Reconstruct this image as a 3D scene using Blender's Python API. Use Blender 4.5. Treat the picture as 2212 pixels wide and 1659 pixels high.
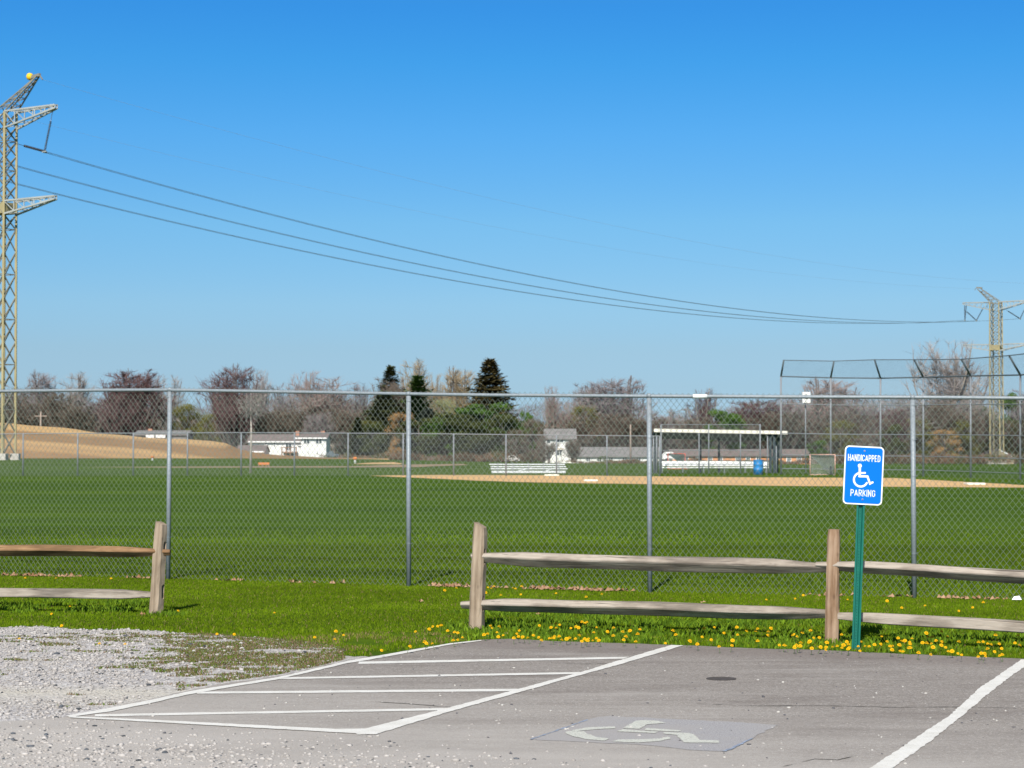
import bpy, bmesh, math, random
import numpy as np
from mathutils import Vector, Matrix
for o in list(bpy.data.objects): bpy.data.objects.remove(o)
scene = bpy.context.scene
col = scene.collection
R = math.radians

# ------------------------------------------------------------ camera, sky, sun, exposure
F = 4500.0; H = 1.8; PITCH = math.atan((960 - 829.5) / F)
cd = bpy.data.cameras.new('camera'); cam = bpy.data.objects.new('camera', cd); col.objects.link(cam)
cam.location = (0, 0, H); cam.rotation_euler = (R(90) + PITCH, 0, 0)
cd.sensor_width = 36; cd.lens = F / 2212 * 36; cd.clip_end = 12000; cd.clip_start = 0.1
cd.dof.use_dof = True; cd.dof.focus_distance = 19.0; cd.dof.aperture_fstop = 7.0
scene.camera = cam
SUN_EL = 38.5; SUN_AZ = R(9.7)                       # sun stands behind the camera, a little to the left
sdir = Vector((-math.sin(SUN_AZ) * math.cos(R(SUN_EL)), -math.cos(SUN_AZ) * math.cos(R(SUN_EL)), math.sin(R(SUN_EL))))
sl = bpy.data.lights.new('sun', 'SUN'); sl.energy = 4.1; sl.angle = R(0.53); sl.color = (1.0, 0.945, 0.86)
so = bpy.data.objects.new('sun', sl); col.objects.link(so)
so.rotation_euler = sdir.to_track_quat('Z', 'Y').to_euler()
w = bpy.data.worlds.new('World'); scene.world = w; w.use_nodes = True
nt = w.node_tree; nt.nodes.clear()
tc = nt.nodes.new('ShaderNodeTexCoord')
mp = nt.nodes.new('ShaderNodeMapping'); mp.inputs['Scale'].default_value = (1, 1, 2.9)
nv = nt.nodes.new('ShaderNodeVectorMath'); nv.operation = 'NORMALIZE'
sk = nt.nodes.new('ShaderNodeTexSky'); sk.sky_type = 'NISHITA'; sk.sun_disc = False
sk.sun_elevation = R(SUN_EL); sk.sun_rotation = math.atan2(sdir.x, sdir.y)
sk.air_density = 1.0; sk.dust_density = 0.35; sk.ozone_density = 2.6; sk.altitude = 200
# camera-like colour response of the sky, as a gain that depends on the height above the horizon
sx = nt.nodes.new('ShaderNodeSeparateXYZ'); rp = nt.nodes.new('ShaderNodeValToRGB'); e_ = rp.color_ramp.elements
gains = [(0.0, (.28, .42, .66)), (.0069, (.284, .41, .645)), (.0261, (.402, .46, .53)), (.0453, (.544, .59, .578)), (.0673, (.66, .79, .74)), (.1052, (.655, 1.03, 1.02)),
         (.1474, (.485, 1.15, 1.35)), (.1815, (.325, 1.17, 1.51)), (.2068, (.27, 1.12, 1.60)), (.35, (.85, 1.0, .95)), (.5, (1.12, 1.0, .80))]
while len(e_) < len(gains): e_.new(0.5)
for i_, (p_, c_) in enumerate(gains): e_[i_].position = p_; e_[i_].color = (*c_, 1)
hs = nt.nodes.new('ShaderNodeMix'); hs.data_type = 'RGBA'; hs.blend_type = 'MULTIPLY'; hs.inputs[0].default_value = 1.0
nt.links.new(tc.outputs['Generated'], sx.inputs[0]); nt.links.new(sx.outputs[2], rp.inputs[0]); nt.links.new(rp.outputs[0], hs.inputs[7])
bg = nt.nodes.new('ShaderNodeBackground'); bg.inputs['Strength'].default_value = 0.1
wo = nt.nodes.new('ShaderNodeOutputWorld')
for a, b in ((tc.outputs['Generated'], mp.inputs[0]), (mp.outputs[0], nv.inputs[0]), (nv.outputs[0], sk.inputs[0]),
             (sk.outputs[0], hs.inputs[6]), (hs.outputs[2], bg.inputs[0]), (bg.outputs[0], wo.inputs[0])):
    nt.links.new(a, b)
vs = scene.view_settings
vs.view_transform = 'Standard'; vs.look = 'None'; vs.exposure = 0.65; vs.gamma = 1.0; vs.use_curve_mapping = False

# ------------------------------------------------------------ helpers: survey grid -> metres
def ray(u, v):
    a = (u - 1106) / F; b = (829.5 - v) / F
    return a, math.cos(PITCH) - b * math.sin(PITCH), math.sin(PITCH) + b * math.cos(PITCH)
def at(u, v, Y):
    a, dy, dz = ray(u, v); t = Y / dy
    return Vector((a * t, Y, H + dz * t))
def gr(u, v, z=0.0):
    a, dy, dz = ray(u, v); t = (z - H) / dz
    return Vector((a * t, dy * t, z))
GU, GK = [500, 800, 950, 1100, 1300, 1700], [30.0, 32, 36, 39, 41, 42.5]
def gz(Y, u=0):
    '''the land falls away gently beyond the ball field, more so on the right'''
    return min(0.0, 1.8 - float(np.interp(u, GU, GK)) * min(Y, 620) / F)
def rnd(seed): return random.Random(seed)

def tag(o, label=None, cat=None, group=None, kind=None):
    if label: o['label'] = label
    if cat: o['category'] = cat
    if group: o['group'] = group
    if kind: o['kind'] = kind
    return o
def empty(name, loc, label, cat, group=None, rz=0):
    o = bpy.data.objects.new(name, None); col.objects.link(o); o.location = loc; o.rotation_euler = (0, 0, rz)
    o.empty_display_size = 0.2
    return tag(o, label, cat, group)
def link(name, me, mats, parent=None, loc=None):
    o = bpy.data.objects.new(name, me); col.objects.link(o)
    if mats is not None and len(me.materials) == 0:
        for m in (mats if isinstance(mats, (list, tuple)) else [mats]): me.materials.append(m)
    if parent is not None: o.parent = parent
    if loc is not None: o.location = loc
    return o
def copy_tree(o, parent=None):
    c = o.copy(); col.objects.link(c)
    if parent is not None: c.parent = parent
    for ch in o.children: copy_tree(ch, c)
    return c

class MB:
    def __init__(s): s.v = []; s.f = []; s.m = []
    def add(s, vs_, fs, m=0):
        b = len(s.v); s.v += [tuple(p) for p in vs_]
        s.f += [tuple(b + i for i in f) for f in fs]; s.m += [m] * len(fs)
    def box(s, a, b, m=0):
        x0, y0, z0 = a; x1, y1, z1 = b
        s.add([(x0, y0, z0), (x1, y0, z0), (x1, y1, z0), (x0, y1, z0), (x0, y0, z1), (x1, y0, z1), (x1, y1, z1), (x0, y1, z1)],
              [(0, 3, 2, 1), (4, 5, 6, 7), (0, 1, 5, 4), (1, 2, 6, 5), (2, 3, 7, 6), (3, 0, 4, 7)], m)
    def bar(s, a, b, w_, h_=None, m=0):
        a = Vector(a); b = Vector(b); d = (b - a)
        if d.length < 1e-6: return
        d.normalize(); up = Vector((0, 0, 1)) if abs(d.z) < 0.9 else Vector((0, 1, 0))
        x = d.cross(up).normalized() * (w_ / 2); y = x.cross(d).normalized() * ((h_ or w_) / 2)
        s.add([a - x - y, a + x - y, a + x + y, a - x + y, b - x - y, b + x - y, b + x + y, b - x + y],
              [(0, 3, 2, 1), (4, 5, 6, 7), (0, 1, 5, 4), (1, 2, 6, 5), (2, 3, 7, 6), (3, 0, 4, 7)], m)
    def tube(s, pts, r, n=8, m=0, caps=True):
        pts = [Vector(p) for p in pts]; rs = r if isinstance(r, (list, tuple)) else [r] * len(pts)
        b = len(s.v); px = None
        for i, p in enumerate(pts):
            d = (pts[min(i + 1, len(pts) - 1)] - pts[max(i - 1, 0)]).normalized()
            if px is None:
                up = Vector((0, 0, 1)) if abs(d.z) < 0.9 else Vector((0, 1, 0)); px = d.cross(up).normalized()
            else: px = (px - d * px.dot(d)).normalized()
            py = d.cross(px)
            for k in range(n):
                a = 2 * math.pi * k / n
                s.v.append(tuple(p + (px * math.cos(a) + py * math.sin(a)) * rs[i]))
        for i in range(len(pts) - 1):
            for k in range(n):
                k2 = (k + 1) % n
                s.f.append((b + i * n + k, b + (i + 1) * n + k, b + (i + 1) * n + k2, b + i * n + k2)); s.m.append(m)
        if caps:
            s.f.append(tuple(b + k for k in range(n))); s.m.append(m)
            e = b + (len(pts) - 1) * n
            s.f.append(tuple(e + k for k in reversed(range(n)))); s.m.append(m)
    def lathe(s, prof, c=(0, 0, 0), n=16, m=0):
        b = len(s.v)
        for r_, z in prof:
            for k in range(n):
                a = 2 * math.pi * k / n; s.v.append((c[0] + r_ * math.cos(a), c[1] + r_ * math.sin(a), c[2] + z))
        for i in range(len(prof) - 1):
            for k in range(n):
                k2 = (k + 1) % n
                s.f.append((b + i * n + k, b + i * n + k2, b + (i + 1) * n + k2, b + (i + 1) * n + k)); s.m.append(m)
        s.f.append(tuple(b + k for k in reversed(range(n)))); s.m.append(m)
        e = b + (len(prof) - 1) * n; s.f.append(tuple(e + k for k in range(n))); s.m.append(m)
    def mesh(s, name, smooth=False):
        me = bpy.data.meshes.new(name); me.from_pydata(s.v, [], s.f)
        if any(s.m): me.polygons.foreach_set('material_index', s.m)
        if smooth: me.polygons.foreach_set('use_smooth', [True] * len(me.polygons))
        me.update(); return me
    def build(s, name, mats, parent=None, smooth=False):
        me = s.mesh(name, smooth)
        for m in (mats if isinstance(mats, (list, tuple)) else [mats]): me.materials.append(m)
        return link(name, me, None, parent)

def np_mesh(name, verts, faces, k, colors=None, smooth=False):
    """verts (n,3), faces (m,k) arrays; optional per-vertex colours"""
    me = bpy.data.meshes.new(name); n = len(verts); m = len(faces)
    me.vertices.add(n); me.vertices.foreach_set('co', np.asarray(verts, np.float32).ravel())
    me.loops.add(m * k); me.loops.foreach_set('vertex_index', np.asarray(faces, np.int32).ravel())
    me.polygons.add(m); me.polygons.foreach_set('loop_start', np.arange(m, dtype=np.int32) * k)
    me.polygons.foreach_set('loop_total', np.full(m, k, np.int32))
    if smooth: me.polygons.foreach_set('use_smooth', np.ones(m, bool))
    me.update(calc_edges=True)
    if colors is not None:
        at_ = me.color_attributes.new('tint', 'FLOAT_COLOR', 'POINT')
        c = np.ones((n, 4), np.float32); c[:, :3] = colors; at_.data.foreach_set('color', c.ravel())
    return me

# ------------------------------------------------------------ materials
class N:
    def __init__(s, name, rough=0.8, spec=0.3):
        s.mat = bpy.data.materials.new(name); s.mat.use_nodes = True
        s.t = s.mat.node_tree; s.b = s.t.nodes['Principled BSDF']
        s.b.inputs['Roughness'].default_value = rough; s.b.inputs['Specular IOR Level'].default_value = spec
        s.tc = s.t.nodes.new('ShaderNodeTexCoord')
    def inp(s, sock, v):
        if hasattr(v, 'is_linked') or hasattr(v, 'links'): s.t.links.new(v, sock)
        elif v is not None: sock.default_value = v
    def co(s, scale=(1, 1, 1), which='Object', rot=(0, 0, 0), loc=(0, 0, 0)):
        m = s.t.nodes.new('ShaderNodeMapping'); s.t.links.new(s.tc.outputs[which], m.inputs[0])
        m.inputs['Scale'].default_value = scale; m.inputs['Rotation'].default_value = rot; m.inputs['Location'].default_value = loc
        return m.outputs[0]
    def noise(s, scale, co=None, detail=3, rough=0.55):
        n = s.t.nodes.new('ShaderNodeTexNoise'); n.inputs['Scale'].default_value = scale
        n.inputs['Detail'].default_value = detail; n.inputs['Roughness'].default_value = rough
        s.t.links.new(co if co is not None else s.tc.outputs['Object'], n.inputs['Vector']); return n.outputs['Fac']
    def vor(s, scale, co=None, out='Color'):
        n = s.t.nodes.new('ShaderNodeTexVoronoi'); n.inputs['Scale'].default_value = scale
        s.t.links.new(co if co is not None else s.tc.outputs['Object'], n.inputs['Vector']); return n.outputs[out]
    def ramp(s, fac, stops):
        r = s.t.nodes.new('ShaderNodeValToRGB'); e = r.color_ramp.elements
        while len(e) < len(stops): e.new(0.5)
        for i, (p, c) in enumerate(stops):
            e[i].position = p; e[i].color = (c[0], c[1], c[2], 1) if hasattr(c, '__len__') else (c, c, c, 1)
        s.t.links.new(fac, r.inputs[0]); return r.outputs[0]
    def mix(s, fac, a, b, mode='MIX'):
        m = s.t.nodes.new('ShaderNodeMix'); m.data_type = 'RGBA'; m.blend_type = mode
        s.inp(m.inputs[0], fac); s.inp(m.inputs[6], rgb(a)); s.inp(m.inputs[7], rgb(b)); return m.outputs[2]
    def math(s, op, a, b=None, c=None):
        m = s.t.nodes.new('ShaderNodeMath'); m.operation = op; s.inp(m.inputs[0], a); s.inp(m.inputs[1], b)
        if c is not None: s.inp(m.inputs[2], c)
        return m.outputs[0]
    def xyz(s):
        g = s.t.nodes.new('ShaderNodeNewGeometry'); x = s.t.nodes.new('ShaderNodeSeparateXYZ')
        s.t.links.new(g.outputs['Position'], x.inputs[0]); return x.outputs
    def attr(s, name):
        a = s.t.nodes.new('ShaderNodeAttribute'); a.attribute_name = name; return a.outputs['Color']
    def objrand(s):
        o = s.t.nodes.new('ShaderNodeObjectInfo'); return o.outputs['Random']
    def bump(s, h, strength=0.4, dist=0.01):
        b = s.t.nodes.new('ShaderNodeBump'); b.inputs['Strength'].default_value = strength; b.inputs['Distance'].default_value = dist
        s.t.links.new(h, b.inputs['Height']); s.t.links.new(b.outputs[0], s.b.inputs['Normal'])
    def out(s, c):
        s.inp(s.b.inputs['Base Color'], rgb(c)); return s.mat
def rgb(c):
    return (c[0], c[1], c[2], 1) if isinstance(c, (tuple, list)) and len(c) == 3 else c
def simple(name, c, rough=0.6, spec=0.3, var=0.15, scale=3.0, metal=0.0):
    n = N(name, rough, spec); f = n.noise(scale, detail=5)
    n.b.inputs['Metallic'].default_value = metal
    lo = tuple(x * (1 - var) for x in c); hi = tuple(min(1, x * (1 + var)) for x in c)
    return n.out(n.ramp(f, [(0.3, lo), (0.7, hi)]))

M = {}
def mats():
    # ground
    n = N('turf', 1.0, 0.02); p = n.xyz()
    f1 = n.noise(1.0, n.co((0.014, 0.20, 1)), 5, 0.72); f2 = n.noise(1.0, n.co((0.12, 0.8, 1)), 5, 0.65)
    f3 = n.noise(14, detail=6, rough=0.7); f4 = n.noise(0.05, detail=2)
    c = n.ramp(f1, [(0.44, (0.026, 0.060, 0.004)), (0.5, (0.047, 0.098, 0.008)), (0.555, (0.088, 0.155, 0.008))])
    c = n.mix(0.42, c, n.ramp(f2, [(0.42, (0.026, 0.060, 0.004)), (0.58, (0.078, 0.132, 0.003))]))
    c = n.mix(0.30, c, n.ramp(f3, [(0.35, (0.025, 0.055, 0.006)), (0.7, (0.105, 0.175, 0.020))]))
    c = n.mix(0.25, c, n.ramp(f4, [(0.4, (0.042, 0.080, 0.006)), (0.6, (0.078, 0.115, 0.008))]))
    n.bump(f3, 0.5, 0.03)
    M['turf'] = n.out(c)
    n = N('blade', 0.8, 0.05); M['blade'] = n.out(n.attr('tint'))
    n = N('asphalt', 0.95, 0.08); p = n.xyz()
    big = n.noise(0.55, n.co((1, 1.7, 1)), 4); mid = n.noise(5, n.co((0.6, 2.2, 1)), 4, 0.65); fine = n.noise(120, detail=4, rough=0.8); ag = n.vor(95)
    c = n.ramp(big, [(0.33, (0.222, 0.192, 0.170)), (0.7, (0.300, 0.266, 0.240))])
    c = n.mix(0.4, c, n.ramp(mid, [(0.3, (0.175, 0.150, 0.133)), (0.72, (0.328, 0.294, 0.268))]))
    c = n.mix(0.65, c, n.ramp(fine, [(0.38, (0.13, 0.116, 0.105)), (0.53, (0.27, 0.242, 0.222)), (0.68, (0.50, 0.47, 0.435))]))
    sp = n.t.nodes.new('ShaderNodeSeparateColor'); n.t.links.new(ag, sp.inputs[0])
    c = n.mix(n.math('MULTIPLY', n.math('GREATER_THAN', sp.outputs[0], 0.88), 0.55), c, (0.55, 0.53, 0.50))
    c = n.mix(n.math('MULTIPLY', n.math('LESS_THAN', sp.outputs[1], 0.07), 0.55), c, (0.10, 0.095, 0.09))
    gr_ = n.noise(42, detail=5, rough=.75); c = n.mix(0.42, c, n.ramp(gr_, [(0.36, (0.15, 0.132, 0.12)), (0.5, (0.26, 0.235, 0.215)), (0.64, (0.42, 0.39, 0.36))]))
    bl = n.noise(0.8, n.co((0.7, 2.4, 1), loc=(4, 2, 0)), 5, 0.7)
    c = n.mix(n.ramp(bl, [(0.50, 0.0), (0.66, 0.5)]), c, (0.16, 0.138, 0.125))
    c = n.mix(n.ramp(n.noise(1.1, n.co((0.5, 3.5, 1), loc=(1, 7, 0)), 5, 0.7), [(0.54, 0.0), (0.70, 0.55)]), c, (0.36, 0.335, 0.31))
    ed = n.math('MULTIPLY_ADD', p[0], 0.36, -18.05); ed = n.math('ADD', p[1], ed); ed = n.math('MAXIMUM', n.math('MINIMUM', n.math('MULTIPLY', ed, 0.9), 0.5), 0.0)
    c = n.mix(ed, c, (0.17, 0.142, 0.13))
    # limestone dust lies thicker towards the driveway
    d = n.math('ADD', n.math('MULTIPLY', p[0], -0.11), n.math('MULTIPLY_ADD', p[1], -0.17, 2.62))
    d = n.math('ADD', d, n.math('MULTIPLY_ADD', n.noise(0.9, n.co((0.5, 1.6, 1)), 5, 0.65), 1.1, -0.55))
    d = n.math('MAXIMUM', n.math('MINIMUM', n.math('ADD', d, 0.06), 0.88), 0.0)
    c = n.mix(d, c, n.ramp(fine, [(0.35, (0.37, 0.342, 0.315)), (0.7, (0.56, 0.525, 0.492))]))
    n.bump(fine, 0.5, 0.006)
    M['asphalt'] = n.out(c)
    n = N('gravel_bed', 0.95, 0.1); p = n.xyz()
    v = n.vor(38, n.co((1, 1, 1))); bw = n.t.nodes.new('ShaderNodeRGBToBW'); n.t.links.new(v, bw.inputs[0])
    vd = n.vor(38, n.co((1, 1, 1)), 'Distance')
    c = n.ramp(bw.outputs[0], [(0.15, (0.32, 0.30, 0.295)), (0.5, (0.46, 0.435, 0.425)), (0.85, (0.60, 0.575, 0.555))])
    dust = n.noise(1.3, n.co((0.25, 1.2, 1)), 4, 0.6)
    dm = n.math('SUBTRACT', 1.0, n.math('MULTIPLY', n.math('ABSOLUTE', n.math('SUBTRACT', p[1], 15.05)), 1.35))
    dm = n.math('ADD', n.math('MAXIMUM', dm, 0), n.math('MULTIPLY_ADD', dust, 2.2, -1.25))
    dm = n.math('MAXIMUM', n.math('MINIMUM', dm, 1.0), 0.0)
    c = n.mix(dm, c, n.ramp(n.noise(30, detail=5, rough=.7), [(0.3, (0.48, 0.44, 0.37)), (0.7, (0.60, 0.56, 0.48))]))
    gm = n.noise(1.7, n.co((0.55, 1.6, 1), loc=(3, 1, 0)), 5, 0.7)
    g = n.math('MULTIPLY_ADD', p[0], 0.30, 0.72)                       # more grown over towards the strip's end
    g = n.math('ADD', g, n.math('MULTIPLY_ADD', p[1], 0.15, -2.65))
    g = n.math('ADD', n.math('MULTIPLY_ADD', gm, 3.6, -1.85), g)
    g = n.math('MULTIPLY', n.math('MAXIMUM', n.math('MINIMUM', g, 1.0), 0.0), 0.85)
    c = n.mix(g, c, n.ramp(n.noise(60, detail=4), [(0.35, (0.16, 0.12, 0.08)), (0.5, (0.20, 0.17, 0.09)), (0.62, (0.09, 0.14, 0.03))]))
    n.bump(vd, 0.8, 0.02)
    M['gravel_bed'] = n.out(c)
    M['crack'] = simple('crack_dark', (0.075, 0.07, 0.06), 0.95, 0.1, 0.3, 20)
    n = N('stone', 0.9, 0.2); M['stone'] = n.out(n.attr('tint'))
    n = N('line_paint', 0.7, 0.3); f = n.noise(70, detail=5, rough=.8); f2 = n.noise(6, detail=4)
    c = n.ramp(f, [(0.33, (0.30, 0.275, 0.25)), (0.43, (0.60, 0.575, 0.53)), (0.7, (0.76, 0.74, 0.69))])
    c = n.mix(0.3, c, n.ramp(f2, [(0.3, (0.55, 0.53, 0.48)), (0.6, (0.84, 0.83, 0.8))]))
    M['line'] = n.out(c)
    n = N('worn_line_paint', 0.7, 0.3); f = n.noise(60, detail=5, rough=.8)
    M['worn_line'] = n.out(n.ramp(f, [(0.36, (0.26, 0.25, 0.235)), (0.47, (0.52, 0.52, 0.46)), (0.8, (0.62, 0.62, 0.56))]))
    n = N('faded_blue_paint', 0.85, 0.2); f = n.noise(90, detail=5, rough=.8); f2 = n.noise(1.2, detail=3)
    c = n.ramp(f, [(0.38, (0.19, 0.183, 0.188)), (0.53, (0.335, 0.328, 0.345)), (0.68, (0.52, 0.51, 0.505))])
    M['blue_pad'] = n.out(n.mix(n.ramp(f2, [(0.35, 0.25), (0.60, 0.7)]), c, (0.345, 0.322, 0.305)))
    M['blue_edge'] = simple('blue_edge_paint', (0.25, 0.29, 0.37), 0.8, 0.2, 0.3, 25)
    M['dirt'] = simple('infield_dirt', (0.60, 0.385, 0.185), 0.95, 0.1, 0.10, 1.0)
    n = N('hill_soil', 0.95, 0.1)
    p = n.xyz(); w1 = n.noise(1.0, n.co((0.05, 0.08, 0.3)), 4, 0.6); g = n.noise(0.9, detail=6, rough=.7)
    q = n.math('ADD', p[2], n.math('MULTIPLY_ADD', p[0], 0.0767, 6.0 - 3.15))        # turned earth lies in slanting bands
    q = n.math('ADD', q, n.math('MULTIPLY_ADD', w1, 0.7, -0.35))
    c = n.ramp(n.math('MULTIPLY_ADD', q, 0.2, 0.5), [(0.12, (0.28, 0.16, 0.08)), (0.20, (0.48, 0.29, 0.125)), (0.27, (0.40, 0.25, 0.125)), (0.33, (0.53, 0.335, 0.15)), (0.37, (0.53, 0.33, 0.145)), (0.42, (0.235, 0.135, 0.066)), (0.60, (0.25, 0.145, 0.07)), (0.66, (0.55, 0.355, 0.165))])
    c = n.mix(0.28, c, n.ramp(g, [(0.35, (0.33, 0.20, 0.09)), (0.65, (0.60, 0.40, 0.19))]))
    n.bump(g, 0.6, 0.25)
    M['soil'] = n.out(c)
    M['brown_dirt'] = simple('brown_dirt', (0.30, 0.21, 0.14), 0.95, 0.1, 0.3, 0.7)
    # wood
    def wood(nm, a, b, dark):
        n = N(nm, 0.85, 0.2)
        g1 = n.noise(1.0, n.co((1.6, 34, 34)), 5, 0.65); g2 = n.noise(1.0, n.co((5, 120, 120)), 3, .6); bl = n.noise(2.2, n.co((1, 4, 4)), 4)
        c = n.ramp(g1, [(0.30, dark), (0.46, a), (0.70, b)])
        c = n.mix(0.35, c, n.ramp(g2, [(0.32, dark), (0.6, b)]))
        c = n.mix(0.6, c, n.ramp(bl, [(0.38, tuple(x * 0.45 for x in a)), (0.5, a), (0.62, b)]))
        ck = n.noise(1.0, n.co((0.9, 55, 55), loc=(2, 0, 0)), 4, .7); c = n.mix(n.ramp(ck, [(0.60, 0.0), (0.66, 0.8)]), c, tuple(x * .5 for x in dark))
        n.bump(g1, 0.6, 0.012); return n.out(c)
    M['grey_wood'] = wood('weathered_grey_wood', (0.25, 0.21, 0.172), (0.43, 0.375, 0.315), (0.085, 0.068, 0.053))
    M['brown_wood'] = wood('newer_brown_wood', (0.21, 0.120, 0.060), (0.36, 0.225, 0.12), (0.10, 0.055, 0.028))
    def postwood(nm, a, b, dark):
        n = N(nm, 0.85, 0.2)
        g1 = n.noise(1.0, n.co((34, 34, 1.8)), 5, 0.65); bl = n.noise(2.2, n.co((4, 4, 1.2)), 4); kn = n.vor(1.0, n.co((9, 9, 4.5), loc=(.3, .1, .4)), 'Distance')
        c = n.ramp(g1, [(0.30, dark), (0.46, a), (0.70, b)])
        c = n.mix(0.5, c, n.ramp(bl, [(0.36, tuple(x * 0.7 for x in a)), (0.62, b)]))
        c = n.mix(n.ramp(kn, [(0.05, 0.75), (0.16, 0.0)]), c, dark)
        n.bump(g1, 0.6, 0.012); return n.out(c)
    M['post_wood'] = postwood('post_wood', (0.26, 0.195, 0.135), (0.42, 0.335, 0.25), (0.10, 0.07, 0.048))
    M['post_wood_brown'] = postwood('brown_post_wood', (0.24, 0.145, 0.085), (0.39, 0.285, 0.20), (0.11, 0.065, 0.04))
    # metals / paints
    n = N('galvanised_steel', 0.5, 0.4); n.b.inputs['Metallic'].default_value = 0.1
    f = n.noise(45, detail=4); M['galv'] = n.out(n.ramp(f, [(0.3, (0.175, 0.205, 0.225)), (0.7, (0.27, 0.30, 0.325))]))
    M['galv_wire'] = simple('galvanised_wire', (0.165, 0.20, 0.165), 0.5, 0.5, 0.12, 8)
    M['far_wire'] = simple('dull_galvanised_wire', (0.20, 0.21, 0.22), 0.7, 0.3, 0.1, 2)
    M['far_pipe'] = simple('dull_galvanised_pipe', (0.20, 0.215, 0.235), 0.6, 0.4, 0.1, 2)
    M['dark_pipe'] = simple('dark_grey_pipe', (0.10, 0.13, 0.15), 0.6, 0.4, 0.1, 2)
    M['dark_wire'] = simple('green_coated_wire', (0.10, 0.15, 0.19), 0.6, 0.3, 0.1, 2)
    M['sign_blue'] = simple('sign_blue', (0.0, 0.145, 0.72), 0.55, 0.12, 0.03, 2)
    M['sign_white'] = simple('sign_white', (0.80, 0.80, 0.82), 0.55, 0.15, 0.02, 2)
    M['post_green'] = simple('post_green', (0.008, 0.125, 0.092), 0.5, 0.25, 0.12, 12)
    M['hole'] = simple('drilled_hole_dark', (0.01, 0.03, 0.025), 0.9, 0.1)
    M['tower_yellow'] = simple('tower_weathered_yellow_paint', (0.33, 0.28, 0.15), 0.7, 0.3, 0.15, 0.5)
    M['tower_grey'] = simple('tower_grey_steel', (0.34, 0.355, 0.34), 0.6, 0.3, 0.15, 0.5)
    M['tower_dark'] = simple('tower_brace_steel', (0.20, 0.19, 0.155), 0.7, 0.3, 0.15, 0.5)
    M['beacon'] = simple('marker_ball_yellow', (0.85, 0.52, 0.02), 0.5, 0.3, 0.03)
    M['insulator'] = simple('insulator_porcelain', (0.035, 0.04, 0.05), 0.3, 0.5, 0.1)
    M['cable'] = simple('power_cable', (0.10, 0.13, 0.15), 0.6, 0.3, 0.1)
    M['shield'] = simple('shield_wire', (0.30, 0.36, 0.42), 0.6, 0.3, 0.1)
    M['concrete'] = simple('concrete', (0.45, 0.42, 0.38), 0.9, 0.2)
    M['white_wall'] = simple('white_siding', (0.74, 0.73, 0.70), 0.7, 0.3, 0.06, 0.6)
    M['roof_brown'] = simple('brown_shingle_roof', (0.19, 0.155, 0.145), 0.9, 0.2, 0.2, 1.2)
    M['roof_grey'] = simple('grey_shingle_roof', (0.20, 0.192, 0.188), 0.9, 0.2, 0.2, 1.2)
    M['window'] = simple('window_glass_dark', (0.05, 0.07, 0.08), 0.15, 0.6, 0.1)
    M['chimney'] = simple('brick_chimney', (0.42, 0.22, 0.15), 0.9, 0.2)
    M['orange_brick'] = simple('orange_brick', (0.62, 0.29, 0.145), 0.9, 0.2, 0.1, 0.8)
    M['deck'] = simple('deck_wood', (0.25, 0.14, 0.09), 0.9, 0.2)
    M['white_paint'] = simple('white_painted_metal', (0.78, 0.78, 0.77), 0.5, 0.4, 0.04, 2)
    M['aluminium'] = simple('bleacher_aluminium', (0.60, 0.61, 0.61), 0.45, 0.5, 0.06, 2)
    M['cream'] = simple('cream_fascia', (0.76, 0.72, 0.62), 0.6, 0.3, 0.04, 2)
    M['dark_frame'] = simple('dark_frame_paint', (0.030, 0.045, 0.055), 0.6, 0.3)
    M['barrel'] = simple('barrel_blue', (0.025, 0.20, 0.48), 0.4, 0.4, 0.08, 4)
    M['red_pipe'] = simple('red_goal_pipe', (0.62, 0.10, 0.06), 0.5, 0.4)
    M['pink_pipe'] = simple('faded_orange_goal_pipe', (0.62, 0.36, 0.29), 0.5, 0.4)
    M['net'] = simple('goal_net', (0.62, 0.62, 0.58), 0.9, 0.1)
    M['orange'] = simple('safety_orange', (0.60, 0.20, 0.05), 0.6, 0.3)
    M['tan_wall'] = simple('tan_siding', (0.42, 0.34, 0.24), 0.9, 0.2)
    M['rubber'] = simple('base_rubber', (0.78, 0.74, 0.64), 0.7, 0.3, .04)
    M['petal'] = simple('dandelion_yellow', (0.74, 0.42, 0.003), 0.7, 0.2, 0.12, 90)
    M['stem'] = simple('dandelion_stem', (0.10, 0.19, 0.04), 0.7, 0.2)
    M['litter'] = simple('white_plastic', (0.80, 0.80, 0.80), 0.4, 0.4, .03)
    M['iron'] = simple('drain_iron', (0.07, 0.06, 0.055), 0.8, 0.3, 0.3, 20)
    M['utility'] = simple('utility_pole_wood', (0.30, 0.24, 0.20), 0.9, 0.2)
    M['birch'] = simple('sapling_bark', (0.42, 0.37, 0.33), 0.9, 0.2)
    def twig(nm, a, b):
        n = N(nm, 0.9, 0.1); f = n.noise(0.35, detail=3)
        return n.out(n.ramp(f, [(0.35, a), (0.65, b)]))
    M['tw_mauve'] = twig('twigs_mauve', (0.188, 0.160, 0.159), (0.276, 0.239, 0.241))
    M['tw_pale'] = twig('twigs_pale', (0.256, 0.223, 0.215), (0.352, 0.315, 0.292))
    M['tw_pink'] = twig('twigs_pink_buds', (0.240, 0.185, 0.168), (0.328, 0.252, 0.228))
    M['tw_red'] = twig('twigs_dark_red_buds', (0.100, 0.060, 0.060), (0.176, 0.113, 0.112))
    M['tw_tan'] = twig('twigs_tan', (0.256, 0.197, 0.120), (0.352, 0.273, 0.172))
    M['tw_orange'] = twig('twigs_orange', (0.34, 0.20, 0.09), (0.46, 0.28, 0.13))
    M['tw_olive'] = twig('young_olive_leaves', (0.096, 0.097, 0.026), (0.176, 0.168, 0.047))
    M['tw_lime'] = twig('young_yellow_green_leaves', (0.176, 0.202, 0.086), (0.288, 0.294, 0.146))
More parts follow.
